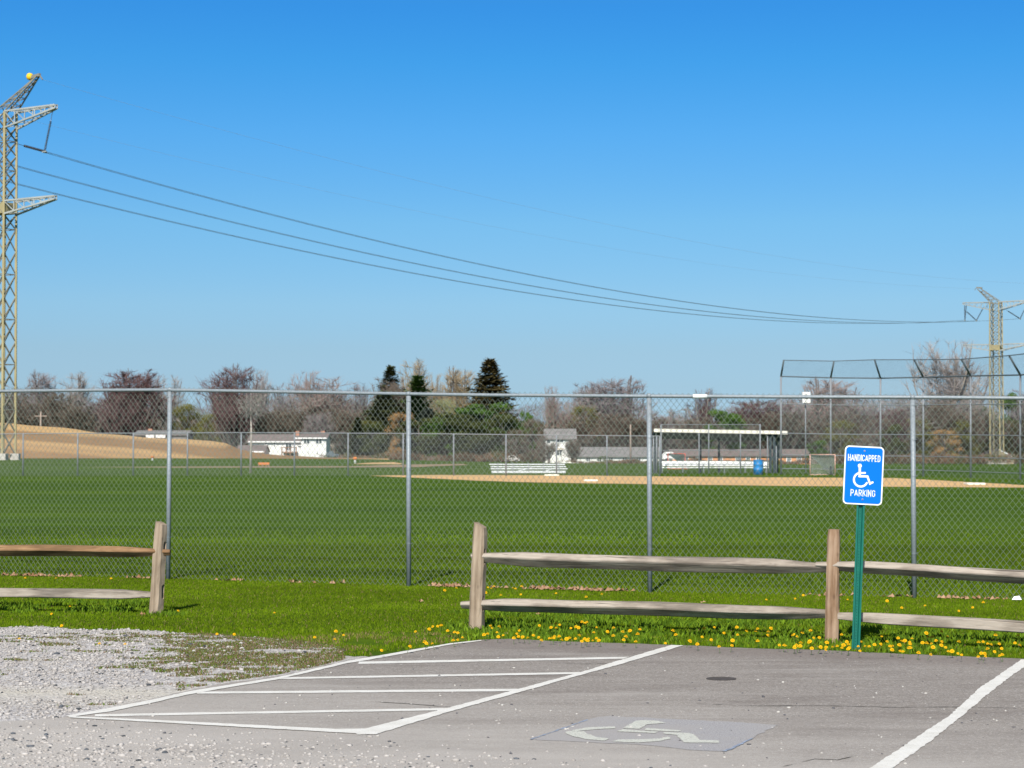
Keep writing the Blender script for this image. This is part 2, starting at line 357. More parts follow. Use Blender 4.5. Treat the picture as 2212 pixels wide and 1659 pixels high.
    M['tw_brown'] = twig('brown_scrub', (0.112, 0.088, 0.069), (0.200, 0.160, 0.129))
    M['bark'] = twig('grey_bark', (0.120, 0.105, 0.095), (0.192, 0.168, 0.155))
    M['bark_pale'] = twig('pale_bark', (0.240, 0.210, 0.181), (0.336, 0.302, 0.258))
    M['nd_dark'] = twig('dark_spruce_needles', (0.035, 0.045, 0.016), (0.090, 0.100, 0.034))
    M['nd_brown'] = twig('brown_tinged_spruce_needles', (0.045, 0.045, 0.016), (0.135, 0.098, 0.038))
    M['nd_green'] = twig('green_pine_needles', (0.040, 0.085, 0.018), (0.095, 0.165, 0.032))
    M['nd_blue'] = twig('blue_spruce_needles', (0.045, 0.062, 0.050), (0.11, 0.135, 0.11))
mats()

# ------------------------------------------------------------ ground sheets
def sheet(name, pts, z, mat, jag=0.0, step=0.12, seed=1, kind='structure'):
    rr = rnd(seed); out = []
    n = len(pts)
    for i in range(n):
        a = Vector(pts[i]); b = Vector(pts[(i + 1) % n]); L = (b - a).length; k = max(1, int(L / step)) if jag else 1
        k = min(k, 400); nrm = Vector((b.y - a.y, a.x - b.x, 0)).normalized() if L > 0 else Vector()
        for j in range(k):
            p = a.lerp(b, j / k)
            if jag and 0 < j: p = p + nrm * rr.uniform(-jag, jag)
            out.append((p.x, p.y))
    bm = bmesh.new()
    f = bm.faces.new([bm.verts.new((x, y, z)) for x, y in out])
    bmesh.ops.triangulate(bm, faces=[f]); bmesh.ops.recalc_face_normals(bm, faces=bm.faces)
    me = bpy.data.meshes.new(name); bm.to_mesh(me); bm.free()
    if me.polygons and me.polygons[0].normal.z < 0: me.flip_normals()
    o = link(name, me, mat)
    return tag(o, kind=kind)
ys = [-60, 0, 20, 60, 120, 180] + [190 + 10 * i for i in range(9)] + [300, 350, 400, 450, 500, 560, 620, 1200, 3000, 9000]
us_ = [-9000, -1500, 0, 500, 650, 800, 875, 950, 1025, 1100, 1200, 1300, 1500, 1700, 2212, 3800, 11000]
g = MB(); nu = len(us_)
for y in ys:
    for u in us_: g.v.append(((u - 1106) / F * max(y, 60), y, gz(y, u)))
for i in range(len(ys) - 1):
    for k in range(nu - 1): g.f.append((i * nu + k, i * nu + k + 1, (i + 1) * nu + k + 1, (i + 1) * nu + k)); g.m.append(0)
tag(g.build('grass_field', M['turf']), kind='structure')

def P(u, v): return gr(u, v).to_2d().to_3d()
lot = [(-260, 1352), (0, 1356), (90, 1354), (170, 1361), (300, 1361), (380, 1368), (450, 1371), (560, 1378), (640, 1385), (700, 1392), (740, 1402), (730, 1418), (800, 1420), (900, 1413)]
lotp = [P(*q) for q in lot] + [Vector((0.2, 14, 0)), Vector((0.6, 5, 0)), Vector((-9, 5, 0)), Vector((-9, 19.0, 0))]
sheet('gravel_lot', lotp, 0.004, M['gravel_bed'], 0.05, 0.07, 3)
asp = [(130, 1553), (205, 1537), (328, 1511), (393, 1497), (480, 1479), (600, 1463), (680, 1446), (753, 1428), (880, 1407), (960, 1394), (1001, 1388), (1047, 1383.4),
       (1107, 1381.6), (1198, 1387), (1338, 1391), (1480, 1396), (1616, 1402), (1778, 1406), (1939, 1414), (2212, 1425), (2500, 1434)]
aspp = [P(*q) for q in asp] + [P(3400, 1463), Vector((14, 4, 0)), Vector((-6.5, 4, 0)), Vector((-6.2, 11.9, 0)), Vector((-4.6, 12.9, 0))]
sheet('asphalt', aspp, 0.008, M['asphalt'], 0.018, 0.09, 5)

def quadline(L, Rr, name, label, mat='line', jag=0.006, z=0.012, seed=7):
    pts = [P(*q) for q in L] + [P(*q) for q in reversed(Rr)]
    o = sheet(name, pts, z, M[mat], jag, 0.05, seed); del o['kind']; return o
mk = empty('parking_bay_marking', gr(900, 1480), 'white painted outline and hatching of the access aisle beside the gravel', 'road marking')
def child(o, p):
    o.parent = p; o.matrix_parent_inverse = Matrix.Translation(-Vector(p.location)); return o
child(quadline([(144, 1550), (242, 1532), (328, 1515), (393, 1500), (437, 1492), (600, 1466), (669, 1450), (753.6, 1430), (790, 1424), (880, 1408.5), (971, 1392.5), (1040, 1385)],
         [(150, 1553), (242, 1540), (328, 1522), (393, 1507), (437, 1498), (600, 1471), (669, 1455), (753.6, 1435), (790, 1429.5), (880, 1413), (971, 1395.5), (1040, 1387)], 'edge_line', 0, z=0.0125), mk)
child(quadline([(764, 1584), (790, 1577.5), (971, 1532), (1122, 1491), (1255, 1455), (1338, 1429.3), (1450, 1396)],
         [(772, 1591), (812, 1590), (971, 1541), (1122, 1499), (1243, 1464.5), (1338, 1438.4), (1476, 1397)], 'bay_line', 0, z=0.0122), mk)
child(quadline([(150, 1551), (360, 1560.5), (725, 1579), (790, 1578)], [(150, 1554), (360, 1565.5), (725, 1586), (800, 1590.3)], 'end_line', 0, z=0.0130), mk)
for k, (a, b, c_, d_) in enumerate([((775, 1432), (1360, 1421.5), (775, 1437), (1345, 1426)), ((600, 1466.5), (1262, 1454.5), (600, 1470.5), (1250, 1459)),
                                    ((425, 1497.5), (1120, 1491), (425, 1502), (1105, 1496.5)), ((205, 1546.5), (965, 1533), (205, 1551.5), (950, 1538))]):
    child(quadline([a, b], [c_, d_], 'hatch_line', 0, seed=20 + k, z=0.0115), mk)
Bl = quadline([(1860, 1676), (1892.4, 1655.5), (1979.8, 1596.9), (2052.5, 1548.4), (2114.4, 1490.6), (2168, 1454.2), (2206, 1427.3)],
              [(1910, 1674), (1936.8, 1657), (2006.7, 1607.6), (2074, 1553.8), (2127.8, 1508), (2181.7, 1465), (2235, 1428.5)], 'bay_line_marking', 0)
tag(Bl, 'broad white painted bay line running to the bottom edge on the right', 'road marking')
def q4(x, y): return (1114.8 + x / 3.608, 1449.3 + y / 3.608)
sym = empty('painted_wheelchair_symbol', gr(*q4(1000, 500)), 'faded blue pavement pad with white stencilled wheelchair in the bay', 'pavement symbol')
pad = [(110, 546), (300, 480), (560, 392), (640, 370), (730, 362), (1250, 388), (1750, 412), (2045, 432), (1830, 540), (1660, 625), (1600, 640), (1350, 628), (1000, 590), (500, 565)]
o = sheet('blue_pad', [P(*q4(*p)) for p in pad], 0.0100, M['blue_pad'], 0.012, 0.06, 31); del o['kind']; child(o, sym)
for a in ([(110, 546), (300, 480), (560, 390), (560, 396), (300, 487), (112, 550)], [(1830, 538), (1660, 620), (1600, 640), (1640, 641), (1745, 595), (1850, 541)]):
    o = sheet('pad_edge', [P(*q4(*p)) for p in a], 0.0120, M['blue_edge'], 0.006, 0.03, 32); del o['kind']; child(o, sym)
for k, a in enumerate([[(935, 403), (1010, 398), (1110, 405), (1170, 420), (1020, 432), (960, 468), (830, 462)], [(830, 470), (1110, 490), (1080, 501), (785, 487)],
          [(1010, 460), (1290, 478), (1260, 489), (1000, 477)], [(1145, 492), (1350, 500), (1385, 510), (1430, 553), (1580, 558), (1585, 577), (1310, 574), (1250, 515), (1150, 505)],
          [(430, 478), (560, 455), (770, 448), (770, 463), (620, 470), (450, 487)], [(385, 490), (420, 484), (530, 487), (550, 505), (620, 530), (725, 543), (690, 560), (560, 550), (440, 525), (395, 505)],
          [(750, 565), (800, 550), (1000, 548), (1130, 540), (1185, 527), (1205, 545), (1100, 565), (950, 575), (760, 568)]]):
    o = sheet('stencil_stroke', [P(*q4(*p)) for p in a], 0.0130, M['worn_line'], 0.004, 0.03, 40 + k); del o['kind']; child(o, sym)
dp = gr(1558, 1469); o = MB(); o.lathe([(0.115, 0.0), (0.115, 0.004), (0.085, 0.005), (0.08, 0.002)], n=24)
o = o.build('drain_cap', M['iron']); o.location = (dp.x, dp.y, 0.009); tag(o, 'small round dark iron cap set in the asphalt', 'drain cap')

for k, cr in enumerate([[(800, 1518), (844, 1521), (880, 1523), (905, 1525), (941, 1528), (985, 1531)], [(1500, 1523), (1640, 1528), (1770, 1527), (1930, 1531), (2050, 1530), (2212, 1533)],
                       [(1180, 1432), (1250, 1437), (1320, 1436), (1400, 1441)], [(1690, 1660), (1760, 1643), (1810, 1645), (1850, 1636)]]):
    w0 = .006 if k else .009
    a_ = [P(*q) + Vector((0, w0 * (1 if 0 < i < len(cr) - 1 else .2), 0)) for i, q in enumerate(cr)]; b_ = [P(*q) - Vector((0, w0 * (1 if 0 < i < len(cr) - 1 else .2), 0)) for i, q in enumerate(cr)]
    o = sheet('asphalt_crack', a_ + list(reversed(b_)), 0.0105, M['crack'], 0.006, 0.05, 70 + k)
dirt = [(798, 1028), (870, 1026.6), (950, 1026), (1100, 1026.3), (1250, 1027.3), (1400, 1029), (1600, 1031), (1750, 1031.8), (1930, 1032.8), (2010, 1037), (2212, 1048), (2300, 1052),
        (2300, 1055), (2212, 1053.4), (1950, 1051.8), (1700, 1050), (1550, 1048), (1400, 1046), (1250, 1044), (1100, 1041), (1020, 1038), (950, 1034.5), (870, 1031)]
sheet('infield', [P(*q) for q in dirt], 0.006, M['dirt'], 0.15, 0.9, 9)
for k, pts in enumerate([[(180, 1009), (450, 1007.5), (760, 1007), (880, 1003.5), (1000, 1002), (1010, 1004.5), (900, 1009), (700, 1010), (400, 1010.5)],
                         [(760, 1002.5), (800, 999.5), (850, 998.5), (870, 1001), (860, 1003)]]):
    sheet('dirt_path', [P(*q) for q in pts], 0.005 + k * .002, M['brown_dirt'] if k == 0 else M['dirt'], 0.15, 1.0, 60 + k)

# ploughed soil hill on the left
def lerp_tab(tab, x):
    return float(np.interp(x, [t[0] for t in tab], [t[1] for t in tab]))
ridge = [(-400, 900), (-100, 908), (0, 914), (101, 921), (176, 929), (227, 937), (290, 943), (365, 948), (454, 951.6), (486, 956.6), (517, 971), (560, 979), (640, 986), (760, 989.5), (820, 990)]
hb = MB(); nx, ny = 120, 16
for i in range(nx):
    u = -400 + i * 1240 / (nx - 1)
    for j in range(ny):
        t = j / (ny - 1)
        v0 = 993.0 - 0.4 * math.sin(u * .02); vt = lerp_tab(ridge, u)
        Y = 300 + 72 * t
        prof = 1 - (1 - t) ** 1.5
        zt = at(u, vt, 372).z; zb = at(u, v0, 300).z
        X = at(u, 960, Y).x
        hb.v.append((X, Y, zb + (zt - zb) * prof + 0.10 * math.sin(u * .05 + j * 1.3) * math.sin(j * .9)))
for j in (0, 1):
    pass
for i in range(nx - 1):
    for j in range(ny - 1): hb.f.append((i * ny + j, (i + 1) * ny + j, (i + 1) * ny + j + 1, i * ny + j + 1)); hb.m.append(0)
b0 = len(hb.v)
for i in range(nx):                                      # the hill's far slope
    x, y, z = hb.v[i * ny + ny - 1]; hb.v.append((x * 1.1, y + 45, gz(417) - 0.5))
for i in range(nx - 1): hb.f.append((i * ny + ny - 1, (i + 1) * ny + ny - 1, b0 + i + 1, b0 + i)); hb.m.append(0)
tag(hb.build('soil_hill', M['soil'], smooth=True), kind='structure')

# ------------------------------------------------------------ noise for scatter
class VN:
    def __init__(s, seed): s.r = np.random.default_rng(seed).random((64, 64))
    def __call__(s, x, y):
        xi = np.floor(x).astype(int); yi = np.floor(y).astype(int); fx = x - xi; fy = y - yi
        fx = fx * fx * (3 - 2 * fx); fy = fy * fy * (3 - 2 * fy)
        g_ = lambda a, b: s.r[a % 64, b % 64]
        return (g_(xi, yi) * (1 - fx) + g_(xi + 1, yi) * fx) * (1 - fy) + (g_(xi, yi + 1) * (1 - fx) + g_(xi + 1, yi + 1) * fx) * fy
def fbm(vn, x, y, o=4):
    t = 0; a = .5
    for k in range(o): t = t + a * vn(x * 2 ** k, y * 2 ** k); a *= .5
    return t
def uv_of(x, y):
    z = -H; d = y * math.cos(PITCH) + z * math.sin(PITCH); q = -y * math.sin(PITCH) + z * math.cos(PITCH)
    return 1106 + F * x / d, 829.5 - F * q / d

# ------------------------------------------------------------ grass blades
rng = np.random.default_rng(11)
LOTU = np.array([q[0] for q in lot[:11]]); LOTV = np.array([q[1] for q in lot[:11]])
EDU = np.array([q[0] for q in asp] + [3400]); EDV = np.array([q[1] for q in asp] + [1463])
def blades(n, xr, yr, keep, hgt, wid, seed, tintf):
    rng = np.random.default_rng(seed)
    x = rng.uniform(*xr, n); y = rng.uniform(*yr, n); u, v = uv_of(x, y)
    k = keep(x, y, u, v, rng); x = x[k]; y = y[k]; u = u[k]; v = v[k]; n = len(x)
    a = rng.uniform(0, math.pi, n); h, wd = hgt(x, y, u, v, rng), wid(x, y, u, v, rng)
    la = rng.uniform(0, 2 * math.pi, n); ll = h * rng.uniform(.15, .8, n)
    dx = np.cos(a) * wd / 2; dy = np.sin(a) * wd / 2
    mx = x + np.cos(la) * ll * .35; my = y + np.sin(la) * ll * .35; mz = h * .6
    V = np.empty((n, 5, 3), np.float32)
    V[:, 0] = np.stack([x - dx, y - dy, 0 * h], 1); V[:, 1] = np.stack([x + dx, y + dy, 0 * h], 1)
    V[:, 2] = np.stack([mx + dx * .8, my + dy * .8, mz], 1); V[:, 3] = np.stack([mx - dx * .8, my - dy * .8, mz], 1)
    V[:, 4] = np.stack([x + np.cos(la) * ll, y + np.sin(la) * ll, h], 1)
    b = np.arange(n)[:, None] * 5
    F_ = np.concatenate([b + [0, 1, 2], b + [0, 2, 3], b + [3, 2, 4]], 1).reshape(-1, 3)
    C = np.repeat(tintf(x, y, u, v, rng), 5, 0)
    return V.reshape(-1, 3), F_, C
vn1 = VN(3); vn2 = VN(4); vn3 = VN(9)
def inlot(u, v):
    return (v > np.interp(u, LOTU, LOTV)) & (u < 745)
def inasp(u, v):
    return (v > np.interp(u, EDU, EDV)) & (u > 130) | (v > 1560)
def keep_near(x, y, u, v, r):
    fence = y < 27.0 - x * .31 + .2
    g_ = ~inlot(u, v) & ~inasp(u, v + 2)
    patchy = (u < 950) & (v > 1368) & (fbm(vn1, x * 3, y * 5) < .47)
    return fence & g_ & ~patchy
def tint_near(x, y, u, v, r):
    n = len(x); t = r.random(n)[:, None]; t2 = r.random(n)[:, None]
    c = np.array([[.062, .108, .004]]) * (1 - t) + np.array([[.145, .222, .006]]) * t
    q = fbm(vn2, x * .8, y * 1.3)[:, None]
    c = c * (0.66 + 0.62 * q)
    dry = (t2 < (.04 + .30 * ((v > 1368) & (u < 1010) & (fbm(vn3, x * 2, y * 3) > .42))[:, None])); c = np.where(dry, np.array([[.25, .165, .09]]) * (.6 + .6 * t), c)
    return c
V1, F1, C1 = blades(720000, (-7.6, 9.2), (16.6, 29.6), keep_near, lambda x, y, u, v, r: r.uniform(.010, .026, len(x)) * np.where(y < 19.5 - .32 * x, 1.35, 1.0),
                    lambda x, y, u, v, r: r.uniform(.003, .0065, len(x)), 21, tint_near)
tag(link('grass', np_mesh('grass', V1, F1, 3, C1), M['blade']), 'short green grass growing in the strip between parking lot and mesh fence', 'grass', kind='stuff')
def keep_edge(x, y, u, v, r):                          # coarse weeds along the asphalt edge and round the posts
    ev = np.interp(u, EDU, EDV)
    zone = (u > 960) & (v < ev - 1) & (v > ev - 58 - 14 * fbm(vn2, x * 1.5, y)) & (fbm(vn1, x * 3, y * 3) > .42)
    p1 = ((x + 3.62) ** 2 + (y - 22.0) ** 2 < .045)
    lft = (u < 330) & (v > 1290) & (v < 1325) & (fbm(vn1, x * 4, y * 4) > .52)
    ck = (u > 840) & (u < 945) & (np.abs(v - (1521 + (u - 844) * .072)) < 1.6) & (r.random(len(x)) < .5)
    return zone | p1 | lft | ck
V2, F2, C2 = blades(95000, (-7.2, 9.2), (17, 24), keep_edge, lambda x, y, u, v, r: r.uniform(.025, .068, len(x)), lambda x, y, u, v, r: r.uniform(.010, .024, len(x)), 22,
                    lambda x, y, u, v, r: (np.array([[.045, .095, .008]]) * (1 - (t := r.random(len(x))[:, None])) + np.array([[.14, .225, .015]]) * t))
tag(link('weeds', np_mesh('weeds', V2, F2, 3, C2), M['blade']), 'leafy dandelion foliage and weeds thick along the asphalt edge', 'weeds', kind='stuff')
def keep_lot(x, y, u, v, r):
    below = inlot(u, v) & ~inasp(u, v + 4)
    g_ = .55 * fbm(vn1, x * 1.5 + 5, y * 3.2) + .45 * fbm(vn2, x * 5.5, y * 11)
    return below & (g_ > .545 - np.clip((u - 200) / 3300, 0, .125) + np.clip((v-1395)/700,0,.12)*(u<380) )
V3, F3, C3 = blades(330000, (-5.5, .5), (14.3, 21), keep_lot, lambda x, y, u, v, r: r.uniform(.008, .026, len(x)), lambda x, y, u, v, r: r.uniform(.004, .010, len(x)), 23,
                    lambda x, y, u, v, r: np.where(r.random(len(x))[:, None] < .5, np.array([[.17, .115, .075]]), np.array([[.085, .130, .015]])) * (.6 + .8 * r.random(len(x))[:, None]))
tag(link('sparse_grass', np_mesh('sparse_grass', V3, F3, 3, C3), M['blade']), 'thin brown and green tufts growing through the gravel', 'grass tufts', kind='stuff')
def keep_f(x, y, u, v, r):
    s = fbm(vn2, x * .15, y * .9)
    return (y > 26.6 - x * .31) & (np.abs(x) < y * .27) & (r.random(len(x)) < (46 - y) / 19)
V4, F4, C4 = blades(260000, (-12, 12), (25, 46), keep_f, lambda x, y, u, v, r: r.uniform(.02, .045, len(x)), lambda x, y, u, v, r: r.uniform(.008, .016, len(x)), 24,
                    lambda x, y, u, v, r: (np.array([[.042, .078, .003]]) * (1 - (t := r.random(len(x))[:, None])) + np.array([[.098, .148, .004]]) * t) * (.15 + 1.7 * fbm(vn3, x * .05, y * .55))[:, None])
tag(link('outfield_grass', np_mesh('outfield_grass', V4, F4, 3, C4), M['blade']), 'mown outfield grass behind the near chain link fence', 'grass', kind='stuff')

# ------------------------------------------------------------ gravel stones
def ico():
    bm = bmesh.new(); bmesh.ops.create_icosphere(bm, subdivisions=1, radius=1)
    v = np.array([q.co[:] for q in bm.verts]); f = np.array([[q.index for q in t.verts] for t in bm.faces]); bm.free(); return v, f
IV, IF = ico()
def stones(x, y, s, tint, z0, seed):
    r = np.random.default_rng(seed); n = len(x)
    base = IV[None] * (1 + r.uniform(-.28, .28, (n, 12, 1))); sc = np.stack([r.uniform(.8, 1.5, n), r.uniform(.7, 1.2, n), r.uniform(.35, .75, n)], 1)[:, None] * s[:, None, None]
    base = base * sc; a = r.uniform(0, 6.28, n); ca, sa = np.cos(a)[:, None], np.sin(a)[:, None]
    X = base[..., 0] * ca - base[..., 1] * sa + x[:, None]; Y = base[..., 0] * sa + base[..., 1] * ca + y[:, None]; Z = base[..., 2] + z0 + s[:, None] * .22
    V = np.stack([X, Y, Z], -1).reshape(-1, 3); F_ = (IF[None] + (np.arange(n) * 12)[:, None, None]).reshape(-1, 3)
    return V, F_, np.repeat(tint, 12, 0)
r = np.random.default_rng(5); n = 105000
x = r.uniform(-6.4, 1.2, n); y = r.uniform(10.6, 21, n); u, v = uv_of(x, y)
A = inlot(u, v) & ~inasp(u, v + 6); rut = np.exp(-((y - 15.05 - .12 * np.sin(x * 2)) / .42) ** 2)
kA = A & (r.random(n) < (1.0 - .93 * rut) * (.35 + fbm(vn1, x * 1.2, y * 2.5)) * np.where(u > 400, .16, np.where(u > 300, .35, .62)))
B = (v > 1545) & (u < 1650); dB = np.clip((v - 1540 - .070 * np.clip(u - 60, 0, None)) / 85, 0, 1) ** 1.3 * np.clip(1.25 - u / 1500, 0.0, 1)
dB = np.maximum(dB, np.where(v > 1560, .010, 0))
kB = B & (r.random(n) < dB * .75 * (.4 + 1.2 * fbm(vn3, x * 1.5, y * 4)))
k = kA | kB; x, y = x[k], y[k]; kAk = kA[k]; n = len(x)
s = np.exp(r.normal(-4.85, .42, n)); s = np.clip(s, .004, .021)
t = r.random(n)[:, None]; tint = np.array([[.29, .268, .25]]) * (1 - t) + np.array([[.46, .432, .41]]) * t
dk = r.random(n) < np.where(kAk, .05, .11); tint[dk] = np.array([.060, .066, .075]) * r.uniform(.6, 1.8, (dk.sum(), 1))
V_, F_, C_ = stones(x, y, s, tint, .006, 6)
tag(link('gravel', np_mesh('gravel', V_, F_, 3, C_), M['stone']), 'loose pale limestone gravel with scattered dark stones', 'gravel', kind='stuff')
# a few stray chips out on the asphalt
r = np.random.default_rng(8); n = 330; uu = r.uniform(200, 2212, n); vv = 1395 + 264 * r.random(n) ** .8
pts = np.array([gr(a, b)[:2] for a, b in zip(uu, vv)]); ok = inasp(uu, vv - 4) & (vv < 1660); pts = pts[ok]
t = r.random(len(pts))[:, None]; tint = np.where(t < .3, np.array([[.09, .09, .10]]), np.array([[.44, .42, .39]]))
V_, F_, C_ = stones(pts[:, 0], pts[:, 1], np.clip(np.exp(r.normal(-5.0, .4, len(pts))), .003, .015), tint, .008, 9)
tag(link('stray_pebbles', np_mesh('stray_pebbles', V_, F_, 3, C_), M['stone']), 'stray white and black pebbles strewn over the asphalt bay', 'pebbles', kind='stuff')

# ------------------------------------------------------------ near chain link fence
def zigzag(W, z0a, z0b, ha, hb_, per, r_, sides, mat_y=0.0, weave=0.0025, tall=1.0):
    """chain link from x=0..W; height ha at x=0 to hb_ at x=W, sheet in local XZ plane"""
    hp = per / 2; nw = int(W / hp); segs = []
    for i in range(nw):
        x0 = i * hp; hh = ha + (hb_ - ha) * x0 / W; zz = z0a + (z0b - z0a) * x0 / W
        hz_ = hp * tall; ns = int(hh / hz_); k = np.arange(ns + 1); xs = x0 + hp * ((k + i) % 2); zs = zz + k * (hh / ns)
        yy = mat_y + weave * np.where((k + i) % 2, 1, -1)
        p = np.stack([xs, yy, zs], 1); segs.append(np.stack([p[:-1], p[1:]], 1))
    S = np.concatenate(segs, 0); a, b = S[:, 0], S[:, 1]; d = b - a; d /= np.linalg.norm(d, axis=1)[:, None]
    yv = np.tile([[0, 1., 0]], (len(d), 1)); px = np.cross(d, yv); px /= np.linalg.norm(px, axis=1)[:, None]
    if sides == 1:
        V = np.stack([a - px * r_, a + px * r_, b + px * r_, b - px * r_], 1).reshape(-1, 3)
        return V, np.arange(len(d) * 4).reshape(-1, 4)
    rings = []
    for q in range(sides):
        an = 2 * math.pi * q / sides; rings.append(px * math.cos(an) * r_ + yv * math.sin(an) * r_)
    V = np.concatenate([a[:, None] + np.stack(rings, 1), b[:, None] + np.stack(rings, 1)], 1)
    n = len(d); base = np.arange(n)[:, None] * (2 * sides); fs = []
    for q in range(sides):
        q2 = (q + 1) % sides; fs.append(base + [q, q2, sides + q2, sides + q])
    return V.reshape(-1, 3), np.concatenate(fs, 0)
pp = [(-160, 1238, 843), (363, 1252, 838), (883, 1267, 847), (1404, 1281, 851), (1975, 1292, 854), (2560, 1304, 857), (3170, 1316, 860)]
posts = [gr(u, v) for u, v, t in pp]; tops = [at(u, t, p.y).z for (u, v, t), p in zip(pp, posts)]
nf = empty('near_chain_link_fence', posts[1], 'tall galvanised chain link fence with top rail between parking lot and ball field', 'fence')
nf.location = posts[1]
def rel(o, p=nf):
    o.parent = p; o.matrix_parent_inverse = Matrix.Translation(-Vector(p.location)); return o
for k, (p, t) in enumerate(zip(posts, tops)):
    m = MB(); m.tube([(p.x, p.y, -.05), (p.x + (.012 if k == 1 else -.006), p.y, t - .02)], .030, 16)
    m.lathe([(.034, -.045), (.034, -.01), (.026, .0), (.010, .008)], (p.x + (.012 if k == 1 else -.006), p.y, t), 14)
    for zt in (t - .12, t * .78, t * .6, t * .42, t * .22):
        m.lathe([(.033, -.003), (.035, 0), (.033, .003)], (p.x, p.y, zt), 14)
        m.tube([(p.x + .03, p.y, zt), (p.x + .05, p.y + .03, zt + .01)], .003, 5)
    rel(m.build('post', M['galv'], smooth=True))
railpx = [(-160, 846), (0, 845), (227, 842.7), (363, 842.3), (501, 844.5), (700, 847.8), (880, 850.8), (1059, 853.5), (1404, 855.8), (1672, 857), (1975, 858.2), (2212, 860), (2560, 861), (3170, 863)]
def yline(x): return float(np.interp(x, [p.x for p in posts], [p.y for p in posts]))
rp = []
for u, v in railpx:
    Y = 26.0
    for _ in range(6): Y = yline(at(u, v, Y).x)
    rp.append(at(u, v, Y))
m = MB(); m.tube(rp, .0215, 14); rel(m.build('top_rail', M['galv'], smooth=True))
q = at(1512, 856, yline(2.35)); m = MB(); m.tube([q - Vector((.085, -.0, .0)), q + Vector((.085, 0, -.001))], .0265, 12); rel(m.build('rail_sleeve', M['white_paint'], smooth=True))['label'] = 'white sleeve over the rail joint'
for i in range(len(posts) - 1):
    a, b = posts[i], posts[i + 1]; W = math.hypot(b.x - a.x, b.y - a.y)
    ra = np.interp([a.x, b.x], [p.x for p in rp], [p.z for p in rp])
    Vm, Fm = zigzag(W, .010, .010, ra[0] + .03, ra[1] + .03, .0727, .0020, 4, .034, tall=1.25)
    ang = math.atan2(b.y - a.y, b.x - a.x); c_, s_ = math.cos(ang), math.sin(ang)
    Vw = np.stack([a.x + Vm[:, 0] * c_ - Vm[:, 1] * s_, a.y + Vm[:, 0] * s_ + Vm[:, 1] * c_, Vm[:, 2]], 1)
    rel(link('wire_mesh', np_mesh('wire_mesh', Vw, Fm, 4), M['galv_wire']))

# dead leaves along its foot
r = np.random.default_rng(77); cl = []
for u0, n_ in ((85, 30), (150, 26), (60, 16), (300, 12), (20, 20), (500, 14), (640, 10), (720, 12), (955, 22), (975, 24), (1005, 14), (1078, 14), (1160, 34), (1190, 26), (1225, 22), (1268, 30), (1290, 26), (1340, 12), (1780, 12), (1820, 12), (1920, 10), (2045, 14), (2075, 8), (2105, 12), (2150, 10)):
    X0 = 0
    Yb = yline((u0 - 1106) / 172); X0 = (u0 - 1106) / F * Yb
    for _ in range(n_): cl.append((X0 + r.normal(0, .10), Yb + r.normal(.0, .05)))
for (u, v) in ((906, 1303), (1158, 1332), (305, 1331), (1515, 1305)): p = gr(u, v); cl += [(p.x, p.y), (p.x + .03, p.y + .02)]
cl = np.array(cl); n = len(cl); V = np.zeros((n, 5, 3)); a = r.uniform(0, 6.28, n); s = r.uniform(.018, .042, n)
for k, (lx, ly, lz) in enumerate([(-1, 0, .1), (0, -.5, .5), (1, 0, .3), (0, .5, .9), (0.2, 0, 1.2)]):
    V[:, k, 0] = cl[:, 0] + s * (lx * np.cos(a) - ly * np.sin(a)); V[:, k, 1] = cl[:, 1] + s * (lx * np.sin(a) + ly * np.cos(a)); V[:, k, 2] = .012 + s * lz * r.uniform(.4, 1.3, n)
Fc = np.concatenate([np.arange(n)[:, None] * 5 + q for q in ([0, 1, 4], [1, 2, 4], [2, 3, 4], [3, 0, 4])], 0)
t = r.random(n)[:, None]; C = np.repeat(np.array([[.22, .115, .06]]) * (1 - t) + np.array([[.42, .27, .17]]) * t, 5, 0)
tag(link('fallen_leaves', np_mesh('fallen_leaves', V.reshape(-1, 3), Fc, 3, C), M['blade']), 'dry brown leaves blown against the foot of the near mesh fence', 'fallen leaves', kind='stuff')
p = gr(2196, 1299); m = MB()
m.add([(-.06, -.02, 0), (.05, -.03, 0), (.065, .02, 0), (-.03, .03, 0), (-.03, 0, .035), (.03, 0, .045)], [(0, 1, 5, 4), (1, 2, 5), (2, 3, 4, 5), (3, 0, 4), (3, 2, 1, 0)])
o = m.build('litter', M['litter']); o.location = (p.x, p.y, .02); tag(o, 'crumpled white plastic litter in the grass by the mesh fence', 'litter')

